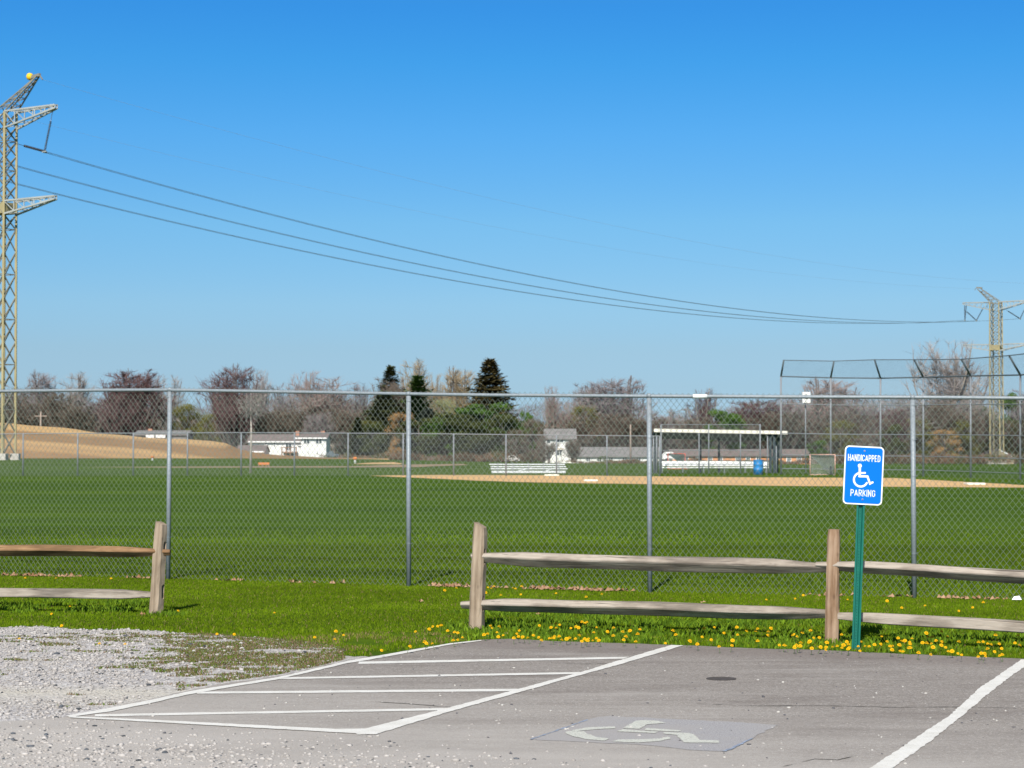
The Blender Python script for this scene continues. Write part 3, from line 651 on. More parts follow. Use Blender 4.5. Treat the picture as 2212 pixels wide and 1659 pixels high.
# ------------------------------------------------------------ split rail fences
def loft(secs, n, closed_caps=True):
    m = MB()
    for s_ in secs: m.v += [tuple(p) for p in s_]
    for i in range(len(secs) - 1):
        for k in range(n):
            k2 = (k + 1) % n; m.f.append((i * n + k, i * n + k2, (i + 1) * n + k2, (i + 1) * n + k)); m.m.append(0)
    m.f.append(tuple(reversed(range(n)))); m.m.append(0); m.f.append(tuple((len(secs) - 1) * n + k for k in range(n))); m.m.append(0)
    return m
def make_rail(parent, a, b, seed, mat, w_=.10, h_=.125, tip=.35, shape='split'):
    """split rail from a to b (post centres, local to the world); hand-hewn section, whittled tips"""
    r = rnd(seed); a = Vector(a); b = Vector(b); L = (b - a).length; secs = []; ns = 26
    if shape == 'split': base = [(-.50, .14), (-.34, .48), (.15, .5), (.5, .30), (.50, -.30), (.34, -.5), (.14, -.5), (-.46, .02)]
    else: base = [(-.5, .42), (-.30, .5), (.35, .5), (.5, .3), (.5, -.3), (.3, -.42), (-.35, -.46), (-.5, -.36)]
    off = [r.uniform(-.06, .06) for _ in range(16)]
    ph = [r.uniform(0, 6) for _ in range(4)]
    for i in range(ns):
        x = L * i / (ns - 1); e = min(x, L - x) / tip; t = min(1, .52 + .48 * e); tw = min(1, .42 + .58 * e)
        dz = .005 * math.sin(x * 1.7 + ph[0]) + .002 * math.sin(x * 4.1 + ph[1]); dy = .008 * math.sin(x * 2.3 + ph[2])
        sec = []
        for k, (yy, zz) in enumerate(base):
            j = 1 + off[k] + .05 * math.sin(x * 3 + k * 2 + ph[3]) + r.uniform(-.015, .015)
            sec.append((x, yy * w_ * tw * j + dy, zz * h_ * t * j + dz))
        secs.append(sec)
    m = loft(secs, 8); o = m.build('rail', M[mat], parent)
    mod_bevel(o, .006)
    d = (b - a).normalized(); o.matrix_world = Matrix.Identity(4)
    o.location = a - Vector(parent.location); o.rotation_euler = (0, -math.asin(d.z), math.atan2(d.y, d.x)); return o
def mod_bevel(o, w_):
    b = o.modifiers.new('bevel', 'BEVEL'); b.width = w_; b.segments = 2; b.limit_method = 'ANGLE'; b.angle_limit = R(25)
def make_post(parent, base, height, yaw, lean, mat, seed, fdir, slots=(.66, .22), w_=.118, topcut=.03):
    r = rnd(seed); secs = []; ns = 12
    for i in range(ns):
        t = i / (ns - 1); z = -.08 + (height + .08) * t; ww = w_ * (1.06 - .10 * t)
        if i == ns - 1: ww *= .86
        j = lambda: r.uniform(-.003, .003)
        h2 = ww / 2; c_ = ww * .16
        sec = [(-h2 + c_, -h2), (h2 - c_, -h2), (h2, -h2 + c_), (h2, h2 - c_), (h2 - c_, h2), (-h2 + c_, h2), (-h2, h2 - c_), (-h2, -h2 + c_)]
        secs.append([(x + j(), y + j(), z + (topcut * (-x / h2) * .5 if i >= ns - 1 else 0)) for x, y in sec])
    m = loft(secs, 8)
    bmp = bpy.data.meshes.new('post'); bmp.from_pydata(m.v, [], m.f); bmp.update()
    o = bpy.data.objects.new('post', bmp); col.objects.link(o); o.rotation_euler = (0, lean, 0)
    rot = Matrix.Rotation(yaw, 4, 'Z'); bmp.transform(rot)
    ang = math.atan2(fdir[1], fdir[0])
    cut = MB()
    for zc in slots:
        n = 10; prof = []
        for k in range(n):
            a_ = 2 * math.pi * k / n; prof.append((.026 * math.cos(a_), (.05 if math.sin(a_) > 0 else -.05) + .028 * math.sin(a_)))
        b0 = len(cut.v)
        for xx in (-.3, .3):
            for yy, zz in prof: cut.v.append((xx * math.cos(ang) - yy * math.sin(ang), xx * math.sin(ang) + yy * math.cos(ang), zc + zz))
        for k in range(n):
            k2 = (k + 1) % n; cut.f.append((b0 + k, b0 + k2, b0 + n + k2, b0 + n + k)); cut.m.append(0)
        cut.f.append(tuple(b0 + k for k in reversed(range(n)))); cut.m.append(0); cut.f.append(tuple(b0 + n + k for k in range(n))); cut.m.append(0)
    cm = cut.mesh('cut'); bm = bmesh.new(); bm.from_mesh(cm); bmesh.ops.recalc_face_normals(bm, faces=bm.faces); bm.to_mesh(cm); bm.free()
    bm = bmesh.new(); bm.from_mesh(bmp); bmesh.ops.recalc_face_normals(bm, faces=bm.faces); bm.to_mesh(bmp); bm.free()
    co = bpy.data.objects.new('cut', cm); col.objects.link(co)
    bo = o.modifiers.new('slots', 'BOOLEAN'); bo.object = co; bo.operation = 'DIFFERENCE'; bo.solver = 'EXACT'
    dg = bpy.context.evaluated_depsgraph_get(); nm = bpy.data.meshes.new_from_object(o.evaluated_get(dg)); o.modifiers.clear(); o.data = nm
    bpy.data.objects.remove(co); nm.materials.clear(); nm.materials.append(M[mat]); nm.name = 'post'
    o.parent = parent; o.location = Vector(base) - Vector(parent.location); return o
p1 = gr(337, 1326); p1.z = 0
lf = empty('split_rail_fence', p1, 'left split rail fence end with browner upper rail beside the gravel', 'fence')
d0 = (1, -.12)
make_post(lf, p1, .965, R(-33), R(3.0), 'post_wood', 1, d0, (.69, .235))
q0 = Vector((p1.x - 3.2, p1.y + .38, 0)); make_post(lf, q0, .96, R(20), R(0), 'post_wood', 2, d0)
make_rail(lf, Vector((q0.x - .1, q0.y + .01, .665)), Vector((p1.x + .155, p1.y - .02, .652)), 3, 'brown_wood', .13, .125, .5, 'split')
make_rail(lf, Vector((q0.x - .1, q0.y + .01, .205)), Vector((p1.x + .02, p1.y - .0, .208)), 4, 'grey_wood', .10, .10, .4, 'box')
for zz, sd in ((.66, 5), (.21, 6)): make_rail(lf, Vector((q0.x - 3.2, q0.y + .38, zz)), Vector((q0.x + .1, q0.y, zz)), sd, 'grey_wood')
p2 = gr(1029, 1361); p3 = gr(1797, 1389); p4 = Vector((p3.x + 3.25, p3.y - 1.35, 0))
rf = empty('split_rail_fence', p2, 'weathered split rail fence along the asphalt edge behind the handicapped sign', 'fence')
d1 = (3.25, -1.35)
make_post(rf, p2, 1.02, R(-20), R(2.2), 'post_wood', 7, d1, (.715, .26), .125, .05)
make_post(rf, p3, 1.03, R(-14), R(1.2), 'post_wood_brown', 8, d1, (.69, .25), .115, .0)
make_post(rf, p4, 1.0, R(-20), R(0), 'post_wood', 9, d1, (.59, .15))
du = Vector((3.25, -1.35, 0)).normalized()
def off(p, s, z, back=0): q = p + du * s + Vector((0, back, 0)); return Vector((q.x, q.y, z))
p5 = Vector((p4.x + 3.25, p4.y - 1.35, 0)); make_post(rf, p5, 1.0, R(-20), R(0), 'post_wood', 19, d1, (.59, .15))
make_rail(rf, Vector((p4.x - .1, p4.y + .04, .60)), Vector((p5.x + .1, p5.y - .04, .58)), 22, 'grey_wood', .13, .118, .5, 'split')
make_rail(rf, Vector((p4.x - .1, p4.y + .04, .16)), Vector((p5.x + .1, p5.y - .04, .15)), 23, 'grey_wood', .10, .105, .5, 'box')
make_rail(rf, off(p2, -.05, .700), off(p3, .03, .672, .02), 10, 'grey_wood', .135, .138, .55, 'split')
make_rail(rf, off(p2, -.16, .240), off(p3, .03, .262, .02), 11, 'grey_wood', .13, .128, .5, 'split')
make_rail(rf, off(p3, -.15, .700, -.02), off(p4, .1, .575), 12, 'grey_wood', .13, .118, .5, 'split')
make_rail(rf, off(p3, -.06, .245, -.02), off(p4, .1, .145), 13, 'grey_wood', .10, .105, .5, 'box')

# ------------------------------------------------------------ handicapped parking sign
sp = gr(1848.5, 1405)
sg = empty('handicapped_parking_sign', sp, 'blue and white handicapped parking sign on a leaning green post', 'sign')
sg.rotation_euler = (0, R(2.3), 0)
W2, H2 = .344, .512
def rrect(w_, h_, r_, n=8):
    pts = []
    for cx, cy, a0 in ((w_ / 2 - r_, h_ / 2 - r_, 0), (-w_ / 2 + r_, h_ / 2 - r_, 90), (-w_ / 2 + r_, -h_ / 2 + r_, 180), (w_ / 2 - r_, -h_ / 2 + r_, 270)):
        for k in range(n + 1):
            a = R(a0 + 90 * k / n); pts.append((cx + r_ * math.cos(a), cy + r_ * math.sin(a)))
    return pts
def plate(pts, y0, y1):
    m = MB(); n = len(pts); m.v = [(x, y0, z) for x, z in pts] + [(x, y1, z) for x, z in pts]
    m.f = [tuple(range(n)), tuple(reversed(range(n, 2 * n)))] + [(k, n + k, n + (k + 1) % n, (k + 1) % n) for k in range(n)]; m.m = [0] * len(m.f); return m
# post: U channel with flanges
m = MB(); ph = 1.74
prof = [(-.036, 0.0), (-.020, 0.0), (-.012, .022), (.012, .022), (.020, 0.0), (.036, 0.0), (.036, .004), (.023, .004), (.015, .026), (-.015, .026), (-.023, .004), (-.036, .004)]
n = len(prof); m.v = [(x, y, -.1) for x, y in prof] + [(x, y, ph) for x, y in prof]
m.f = [tuple(reversed(range(n))), tuple(range(n, 2 * n))] + [(k, (k + 1) % n, n + (k + 1) % n, n + k) for k in range(n)]; m.m = [0] * len(m.f)
bmx = m.build('post', M['post_green'], sg)
hm = MB()
for k in range(70):
    z = .05 + k * .0254
    if z < ph - .05: hm.lathe([(.0032, 0), (.0032, .001)], (0, 0, 0), 8); nv_ = 16; hm.v[-nv_:] = [(x, .0215 - z2, z + y) for x, y, z2 in hm.v[-nv_:]]
hm.build('bolt_hole_row', M['hole'], sg)
panel = plate(rrect(W2, H2, .038), -.0115, -.0085).build('sign_panel', M['sign_white'], sg); cz = 1.80 - .275 + .005
panel.location = (0.012, 0, cz); panel.rotation_euler = (0, R(.5), 0)
plate(rrect(W2 - .022, H2 - .022, .029), -.0127, -.0120).build('blue_field', M['sign_blue'], panel)
def stroke(m, pts, wd, y, cap=False):
    pts = [Vector((p[0], p[1])) for p in pts]; n = len(pts); L = []; Rt = []
    closed = (pts[0] - pts[-1]).length < 1e-6
    for i, p in enumerate(pts):
        a = pts[i - 1] if i > 0 else (pts[-2] if closed else None); b = pts[i + 1] if i < n - 1 else (pts[1] if closed else None)
        d1_ = (p - a).normalized() if a is not None else None; d2_ = (b - p).normalized() if b is not None else None
        if d1_ is None: d1_ = d2_
        if d2_ is None: d2_ = d1_
        t = (d1_ + d2_)
        if t.length < .25: t = d2_
        t.normalize(); nrm = Vector((-t.y, t.x)); k = min(1.9, 1 / max(.3, abs(nrm.dot(Vector((-d2_.y, d2_.x))))))
        L.append(p + nrm * wd / 2 * k); Rt.append(p - nrm * wd / 2 * k)
    b0 = len(m.v)
    for l, r_ in zip(L, Rt): m.v += [(l.x, y, l.y), (r_.x, y, r_.y)]
    for i in range(n - 1): m.f.append((b0 + 2 * i, b0 + 2 * i + 2, b0 + 2 * i + 3, b0 + 2 * i + 1)); m.m.append(0)
    if cap:
        for c_, yy in ((pts[0], y - .00013), (pts[-1], y - .00017)): disc(m, c_, wd / 2, yy)
def disc(m, c_, r_, y):
    b0 = len(m.v); m.v += [(c_[0] + r_ * math.cos(k * math.pi / 12), y, c_[1] + r_ * math.sin(k * math.pi / 12)) for k in range(24)]
    m.f.append(tuple(range(b0, b0 + 24))); m.m.append(0)
Carc = [(.55, .72), (.54, .86), (.44, .96), (.28, 1), (.12, .96), (.01, .84), (0, .7), (0, .3), (.01, .16), (.12, .04), (.28, 0), (.44, .04), (.54, .14), (.55, .28)]
GL = {'H': (.56, [[(0, 0), (0, 1)], [(.56, 0), (.56, 1)], [(0, .5), (.56, .5)]]), 'A': (.64, [[(0, 0), (.32, 1)], [(.32, 1), (.64, 0)], [(.13, .28), (.51, .28)]]),
      'N': (.56, [[(0, 0), (0, 1)], [(0, .97), (.56, .03)], [(.56, 0), (.56, 1)]]), 'D': (.56, [[(0, 0), (0, 1)], [(0, 1), (.30, 1), (.48, .94), (.56, .78), (.56, .22), (.48, .06), (.30, 0), (0, 0)]]),
      'I': (0, [[(0, 0), (0, 1)]]), 'C': (.55, [Carc]), 'P': (.54, [[(0, 0), (0, 1)], [(0, 1), (.34, 1), (.49, .94), (.54, .82), (.54, .62), (.49, .50), (.34, .44), (0, .44)]]),
      'E': (.48, [[(0, 0), (0, 1)], [(0, 1), (.48, 1)], [(0, .5), (.42, .5)], [(0, 0), (.48, 0)]]),
      'R': (.56, [[(0, 0), (0, 1)], [(0, 1), (.34, 1), (.49, .94), (.54, .82), (.54, .65), (.49, .53), (.34, .47), (0, .47)], [(.28, .47), (.56, 0)]]),
      'K': (.56, [[(0, 0), (0, 1)], [(0, .32), (.54, 1)], [(.18, .56), (.58, 0)]]), 'G': (.57, [Carc[:-1] + [(.57, .16), (.57, .45), (.34, .45)]])}
def word(m, text, cx, cy, width, height, y):
    sw = .17; gap = .17; tot = sum(GL[c_][0] + sw for c_ in text) + gap * (len(text) - 1); kx = width / tot; x = 0
    for i, ch in enumerate(text):
        w_, st = GL[ch]
        for j, s_ in enumerate(st):
            pts = [(cx - width / 2 + (x + sw / 2 + px_) * kx, cy - height / 2 + (sw * .5 + py_ * (1 - sw)) * height) for px_, py_ in s_]
            if j >= 0 and len(s_) == 2 and s_[0][0] == s_[1][0]: pts = [(pts[0][0], cy - height / 2), (pts[1][0], cy + height / 2)]
            stroke(m, pts, sw * height * .56, y - .00012 * j)
        x += w_ + sw + gap
m = MB(); word(m, 'HANDICAPPED', -.001, .1525, .283, .060, -.0133); m.build('lettering', M['sign_white'], panel); m = MB(); word(m, 'PARKING', .001, -.154, .216, .061, -.0133)
m.build('lettering', M['sign_white'], panel)
def loc(X, Y):
    dx, dy = (X - 1072) * .000614, (710 - Y) * .000614; c_, s_ = math.cos(R(2.8)), math.sin(R(2.8)); return (dx * c_ - dy * s_, dx * s_ + dy * c_)
m = MB(); disc(m, loc(1020, 571), .0175, -.0134)
stroke(m, [loc(1020, 590), loc(1018, 718)], .0195, -.0136); stroke(m, [loc(1018, 676), loc(1092, 674)], .0165, -.0138, True)
stroke(m, [loc(1012, 722), loc(1128, 724), loc(1163, 826), loc(1200, 808)], .0175, -.0140, True)
wc = loc(1032, 770); stroke(m, [(wc[0] + .060 * math.cos(R(a)), wc[1] + .060 * math.sin(R(a))) for a in range(112, 112 + 228, 6)], .0165, -.01335, True)
m.build('wheelchair_symbol', M['sign_white'], panel)
for zz in (.215, -.210):
    m = MB(); m.lathe([(.009, 0), (.009, .003), (.006, .005)], n=12); m.v = [(x, -.013 - z2, zz + y) for x, y, z2 in m.v]; m.build('bolt', M['galv'], panel)

# ------------------------------------------------------------ dandelions
c6 = [(555, 1310), (572, 1335), (650, 1318), (625, 1380), (640, 1428), (690, 1412), (525, 1395), (485, 1405), (205, 1385), (170, 1378), (97, 1362), (255, 1435), (205, 1460), (155, 1465), (25, 1305), (863, 1362), (840, 1397), (855, 1425), (805, 1440), (898, 1430), (952, 1438), (1015, 1412), (1070, 1435), (1103, 1465), (1080, 1308), (1203, 1288), (1253, 1288), (1297, 1300), (1258, 1332), (1185, 1445), (1235, 1443), (1320, 1460), (1398, 1440), (1370, 1450), (1465, 1448), (1498, 1330), (1582, 1300), (1590, 1270), (1508, 1412), (1565, 1450), (1595, 1465), (1605, 1448), (1650, 1468), (1688, 1443), (1663, 1380), (1693, 1327), (1972, 1373), (2048, 1362), (2157, 1348), (2007, 1423), (2110, 1478), (2130, 1398), (1870, 1415), (530, 900), (565, 908), (590, 888), (795, 905), (823, 912), (887, 887), (505, 955), (665, 982), (880, 975), (1257, 962), (1748, 970), (1580, 1000), (190, 905), (65, 930)]
c5 = [(355, 333), (392, 343), (300, 418), (250, 412), (372, 420), (418, 418), (510, 437), (580, 430), (622, 430), (622, 452), (675, 427), (748, 327), (790, 385), (765, 410), (803, 405), (752, 433), (800, 443), (905, 385), (935, 420), (970, 422), (1013, 408), (1072, 340), (1115, 383), (1158, 418), (1202, 355), (1232, 378), (1255, 376), (1300, 402), (1302, 432), (1367, 472), (1398, 392), (1432, 395), (1468, 400), (1483, 428), (1505, 376), (1552, 413), (1555, 385), (1465, 350), (1552, 303), (1605, 462), (1635, 460), (1690, 383), (1848, 388), (1885, 385), (1920, 400), (1950, 407), (1978, 465), (1898, 480), (1985, 330), (2165, 333), (2015, 402), (145, 47), (375, 40), (440, 12), (797, 47), (1115, 57), (1232, 112), (1417, 95), (1690, 138), (1885, 68), (1800, 110), (1430, 315), (60, 298), (160, 303)]
c1 = [(600, 800), (270, 797), (1190, 803), (550, 1183), (752, 1098), (658, 1310), (1910, 1150), (208, 1447), (1065, 1500), (1340, 1505)]
c2 = [(1430, 180), (1545, 182), (2075, 202), (1810, 40)]
c3 = [(37, 218), (180, 232), (243, 203), (188, 175), (515, 312), (718, 283), (755, 178), (878, 142), (855, 160), (915, 140), (940, 133), (985, 172), (820, 250), (835, 262), (875, 263)]
fl = [(947.6 + a / 4.96, 1087 + b / 4.96) for a, b in c6] + [(1616.5 + a / 3.7157, 1282 + b / 3.7157) for a, b in c5] + [(a / 4.96, 1087 + b / 4.96) for a, b in c1] + \
     [(a / 3.0525, 1309.9 + b / 3.0525) for a, b in c2] + [(668.9 + a / 3.307, 1309.9 + b / 3.307) for a, b in c3]
m = MB(); m.tube([(0, 0, -.03), (.002, 0, .055)], .0022, 5, m=1)
rr = rnd(4)
for ring, (nn, rad, zz, tz) in enumerate(((14, .019, .058, .054), (12, .014, .060, .063), (8, .008, .061, .069))):   # ray florets in three whorls
    for k in range(nn):
        a = 2 * math.pi * (k + .5 * ring) / nn; da = .20
        m.add([(.002, 0, zz), (rad * math.cos(a - da), rad * math.sin(a - da), tz), (rad * 1.08 * math.cos(a), rad * 1.08 * math.sin(a), tz + .001), (rad * math.cos(a + da), rad * math.sin(a + da), tz)], [(0, 1, 2, 3)], 0)
m.lathe([(.003, .050), (.007, .056), (.004, .058)], n=8, m=1)
fme = m.mesh('dandelion'); fme.materials.append(M['petal']); fme.materials.append(M['stem'])
rr = rnd(17); k = 0
for _ in range(78):
    u = rr.uniform(1180, 2205); v = float(np.interp(u, EDU, EDV)) - (3 + 44 * rr.random() ** 1.5); fl.append((u, v))

for (u, v) in fl:
    s = rr.uniform(.60, 1.0); hgt = .072; g0 = gr(u, v, hgt)
    edge = v > 1335
    o = bpy.data.objects.new('dandelion', fme); col.objects.link(o); o.location = (g0.x, g0.y, 0.0); o.scale = (s, s, s)
    o.rotation_euler = (R(rr.uniform(5, 45)), R(rr.uniform(-20, 20)), rr.uniform(-.6, .6))
    o.location = Vector((g0.x, g0.y, hgt)) - o.rotation_euler.to_matrix() @ Vector((0, 0, .060 * s))
    if edge: tag(o, 'yellow dandelion in bloom in the weedy grass along the asphalt edge', 'dandelion', 'dandelions along the asphalt edge')
    else: tag(o, 'yellow dandelion in the mown strip close to the mesh fence', 'dandelion', 'dandelions in the mown strip by the mesh fence')

# ------------------------------------------------------------ outfield structures (about 100 to 150 m)
def panel_mesh(W, hh, per, r_):
    V, F_ = zigzag(W, 0, 0, hh, hh, per, r_, 1, 0.0, 0.0); return np_mesh('wire_mesh', V, F_, 4)
# far fence
fu = [-65, 50, 168, 288, 405, 521, 636, 752, 871, 980, 1093, 1202, 1311, 1425]
fY = [122.5 - 0 * i for i in range(len(fu))]
ff = empty('far_chain_link_fence', (at(752, 960, 122).x, 122, 0), 'lower chain link fence across the far side of the outfield grass', 'fence')
ftop = [(-65, 938.5), (50, 937), (300, 935.5), (530, 934.6), (900, 936.5), (1190, 940), (1425, 942)]
fp = []
for u in fu:
    Yf = 120.0; x = at(u, 960, Yf).x; fp.append((x, Yf, at(u, lerp_tab(ftop, u), Yf).z))
for x, Y, t in fp:
    m = MB(); m.tube([(x, Y, -.05), (x, Y, t)], .045, 8); rel(m.build('post', M['far_pipe'], smooth=True), ff)
m = MB(); m.tube([(x, Y, t) for x, Y, t in fp], .03, 6); rel(m.build('top_rail', M['far_pipe']), ff)
pm = panel_mesh(3.05, 2.40, .10, .0022); pm.materials.append(M['far_wire'])
for (x, Y, t), (x2, Y2, t2) in zip(fp[:-1], fp[1:]):
    o = bpy.data.objects.new('wire_mesh', pm); col.objects.link(o); o.parent = ff; o.location = Vector((x, Y + .05, 0)) - Vector(ff.location); o.scale = ((x2 - x) / 3.05, 1, t / 2.42)
# backstop
bs = [(1687, 1025, 813, 6, -35), (1794.5, 1026, 816, 7, -36), (1902, 1027, 817, -13, -40), (1994.5, 1028.5, 815, -20, -38), (2096.8, 1032, 812, -20, -36), (2204, 1036, 810, -24, -42), (2330, 1044, 800, -28, -46)]
bk = empty('baseball_backstop', gr(1902, 1027), 'tall pipe and mesh backstop with overhanging top behind the infield', 'backstop')
rows = []
for (u, vb, vt, dx, dv) in bs:
    b = gr(u, vb); t = at(u, vt, b.y); tip = at(u + dx, vt + dv, b.y - .9)
    rows.append((b, t, tip))
    m = MB(); m.tube([(b.x, b.y, -.05), t], .055, 8); rel(m.build('post', M['far_pipe'], smooth=True), bk)
    m = MB(); m.tube([t, tip], .055, 8); rel(m.build('overhang_arm', M['dark_pipe'], smooth=True), bk)
def zlev(b, t, f): return Vector((b.x, b.y, 0)).lerp(t, f)
for nm, pts, rad in (('top_rail', [r_[1] for r_ in rows], .045), ('overhang_rail', [r_[2] for r_ in rows], .028), ('middle_rail', [zlev(r_[0], r_[1], .72) for r_ in rows], .03), ('middle_rail', [zlev(r_[0], r_[1], .42) for r_ in rows], .03),
                     ('lower_rail', [zlev(r_[0], r_[1], .20) for r_ in rows], .03), ('bottom_rail', [zlev(r_[0], r_[1], .06) for r_ in rows], .028)):
    m = MB(); m.tube(pts, rad, 6); rel(m.build(nm, M['dark_pipe'] if nm in ('top_rail', 'overhang_rail') else M['far_pipe']), bk)
def quad_mesh(a, b, c_, d_, per, r_, name, mat, par):
    """chain link stretched over the quad a-b (bottom) d-c (top)"""
    W = (Vector(b) - Vector(a)).length; hh = (Vector(d_) - Vector(a)).length
    V, F_ = zigzag(W, 0, 0, hh, hh, per, r_, 1, 0.0, 0.0)
    s_ = (V[:, :1] / W); t_ = (V[:, 2:3] / hh); A_, B_, C__, D_ = [np.array(q[:])[None] for q in (a, b, c_, d_)]
    X = (A_ * (1 - s_) + B_ * s_) * (1 - t_) + (D_ * (1 - s_) + C__ * s_) * t_
    rel(link(name, np_mesh(name, X, F_, 4), mat), par)
for (b, t, tp), (b2, t2, tp2) in zip(rows[:-1], rows[1:]):
    quad_mesh(Vector((b.x, b.y + .05, 0)), Vector((b2.x, b2.y + .05, 0)), t2, t, .12, .0022, 'wire_mesh', M['far_wire'], bk)
    quad_mesh(t, t2, tp2, tp, .10, .0026, 'overhang_mesh', M['dark_wire'], bk)
# dugout
DY = 131.0
def DP(u, v, dy=0): return at(u, v, DY + dy)
dg_ = empty('dugout', (at(1556, 960, DY).x, DY, 0), 'open dugout shelter with flat cream edged roof and dark underside', 'dugout')
a = DP(1412, 926); b = DP(1700, 931); m = MB()
m.add([(a.x, DY - .3, a.z), (b.x, DY - .3, b.z), (b.x, DY - .3, b.z - .21), (a.x, DY - .3, a.z - .21), (a.x, DY - .22, a.z), (b.x, DY - .22, b.z), (b.x, DY - .22, b.z - .21), (a.x, DY - .22, a.z - .21)],
      [(0, 3, 2, 1), (4, 5, 6, 7), (0, 1, 5, 4), (3, 7, 6, 2), (0, 4, 7, 3), (1, 2, 6, 5)])
rel(m.build('fascia', M['cream']), dg_)
m = MB(); m.add([(a.x + .05, DY - .21, a.z - .02), (b.x - .05, DY - .21, b.z - .02), (b.x - .05, DY + 2.6, b.z - .42), (a.x + .05, DY + 2.6, a.z - .42), (a.x + .05, DY - .21, a.z - .24), (b.x - .05, DY - .21, b.z - .24), (b.x - .05, DY + 2.6, b.z - .62), (a.x + .05, DY + 2.6, a.z - .62)],
      [(0, 1, 2, 3), (7, 6, 5, 4), (0, 4, 5, 1), (1, 5, 6, 2), (2, 6, 7, 3), (3, 7, 4, 0)]); rel(m.build('roof', M['dark_frame']), dg_)
for u in (1418, 1520, 1561, 1683, 1689):
    x = DP(u, 960).x; back = 2.3; m = MB(); m.box((x - .07, DY + back - .07, -.03), (x + .07, DY + back + .07, 2.28 - .15)); rel(m.build('post', M['dark_frame']), dg_)
for u in (1418, 1664, 1672):
    x = DP(u, 960).x; m = MB(); m.box((x - .08, DY - .08, -.03), (x + .08, DY + .08, 2.45)); rel(m.build('post', M['dark_frame']), dg_)
xa, xb = DP(1662, 960).x, DP(1690, 960).x
m = MB(); m.box((DP(1683, 960).x, DY + .2, .9), (DP(1683, 960).x + .06, DY + 2.2, 2.3)); rel(m.build('end_panel', M['dark_frame']), dg_)
# bench inside
bn = empty('team_bench', (at(1540, 960, DY + 1.6).x, DY + 1.6, 0), 'long white player bench with high back inside the dugout', 'bench')
x0, x1 = DP(1427, 960).x, DP(1668, 960).x
m = MB(); m.box((x0, DY + 1.9, .42), (x1, DY + 1.96, .74)); rel(m.build('backrest', M['white_paint']), bn)
m = MB(); m.box((x0, DY + 1.4, .30), (x1, DY + 1.75, .36)); rel(m.build('seat', M['white_paint']), bn)
for k in range(6):
    x = x0 + .2 + (x1 - x0 - .4) * k / 5; m = MB(); m.box((x - .03, DY + 1.45, -.02), (x + .03, DY + 1.7, .30)); m.box((x - .03, DY + 1.7, -.02), (x + .03, DY + 1.90, .5)); rel(m.build('leg', M['far_pipe']), bn)
# dugout front fence
df = empty('dugout_screen_fence', (at(1530, 960, DY - 1.2).x, DY - 1.2, 0), 'chain link screen on tall pipes standing in front of the dugout', 'fence')
fy = DY - 1.2
ups = [(1428, 917), (1510, 935), (1531, 917), (1599.5, 935), (1642, 916), (1658, 942), (1677, 963)]
for u, vt in ups:
    x = at(u, 960, fy).x; t = at(u, vt, fy).z; m = MB(); m.tube([(x, fy, -.03), (x, fy, t)], .05 if u in (1428, 1642) else .04, 8); rel(m.build('post', M['far_pipe'], smooth=True), df)
xa, xb = at(1428, 960, fy).x, at(1642, 960, fy).x; zt = at(1500, 917, fy).z
for zz in (zt, at(1500, 973, fy).z): m = MB(); m.tube([(xa, fy, zz), (xb, fy, zz)], .022, 6); rel(m.build('rail', M['far_pipe']), df)
V, F_ = zigzag(xb - xa, 0, 0, zt, zt, .10, .0020, 1, 0, 0); V[:, 0] += xa; V[:, 1] += fy + .05; rel(link('wire_mesh', np_mesh('wire_mesh', V, F_, 4), M['far_wire']), df)
xl = at(1413, 960, fy).x
for x in (xl, at(1420, 960, fy).x): m = MB(); m.tube([(x, fy + .6, -.03), (x, fy + .6, 2.3)], .045, 8); rel(m.build('post', M['far_pipe'], smooth=True), df)
# barrel
bp = gr(1638, 1025); m = MB(); m.lathe([(.29, 0), (.29, .28), (.305, .30), (.29, .32), (.29, .58), (.305, .60), (.29, .62), (.29, .86), (.30, .88), (.27, .88), (.27, .84)], n=24)
o = m.build('trash_barrel', M['barrel'], smooth=True); o.location = bp; tag(o, 'bright blue drum barrel in front of the dugout', 'barrel')
# goals
def goal(name, bl, br, hgt, depth, pipe, label, skew=0.0, solid=1.0):
    p = empty(name, bl, label, 'goal'); d = Vector(br) - Vector(bl); W = d.length; ax = d.normalized(); bk_ = Vector((-ax.y, ax.x, 0))
    L0, R0 = Vector((0, 0, 0)), d; LT, RT = L0 + Vector((0, 0, hgt)), R0 + Vector((0, 0, hgt))
    m = MB(); m.tube([L0, LT], .026, 8); m.tube([R0, RT], .026, 8); m.tube([LT, RT], .026, 8); m.build('frame', M[pipe], p, True)
    A_ = (L0 + R0) / 2 + bk_ * depth; m = MB(); m.tube([L0, A_], .03, 6); m.tube([R0, A_], .03, 6); m.build('ground_bar', M[pipe], p, True)
    m = MB(); n = 26
    for k in range(n + 1):                       # net cords from the crossbar and posts to the back point
        t = k / n; m.tube([LT.lerp(RT, t), (L0.lerp(R0, t)).lerp(A_, .9) + Vector((0, 0, .03))], .014, 4, caps=False)
    for k in range(1, 20):
        t = k / 20; a_ = LT.lerp(L0.lerp(A_, .9), t); b_ = RT.lerp(R0.lerp(A_, .9), t); m.tube([a_, b_], .010, 4, caps=False)
        zz = hgt * (1 - t); m.tube([L0 + Vector((0, 0, zz)), a_], .007, 4, caps=False); m.tube([R0 + Vector((0, 0, zz)), b_], .007, 4, caps=False)
    m.build('net', M['net'], p); return p
goal('lacrosse_goal', gr(1750, 1026), gr(1804, 1026.5), at(1775, 982, gr(1750, 1026).y).z, 1.3, 'pink_pipe', 'small goal with orange frame and pale net in front of the backstop')
goal('practice_goal', gr(1443, 1013), gr(1480, 1013.5), at(1460, 980, gr(1443, 1013).y).z, 1.3, 'red_pipe', 'red framed goal seen through the dugout behind the bench')
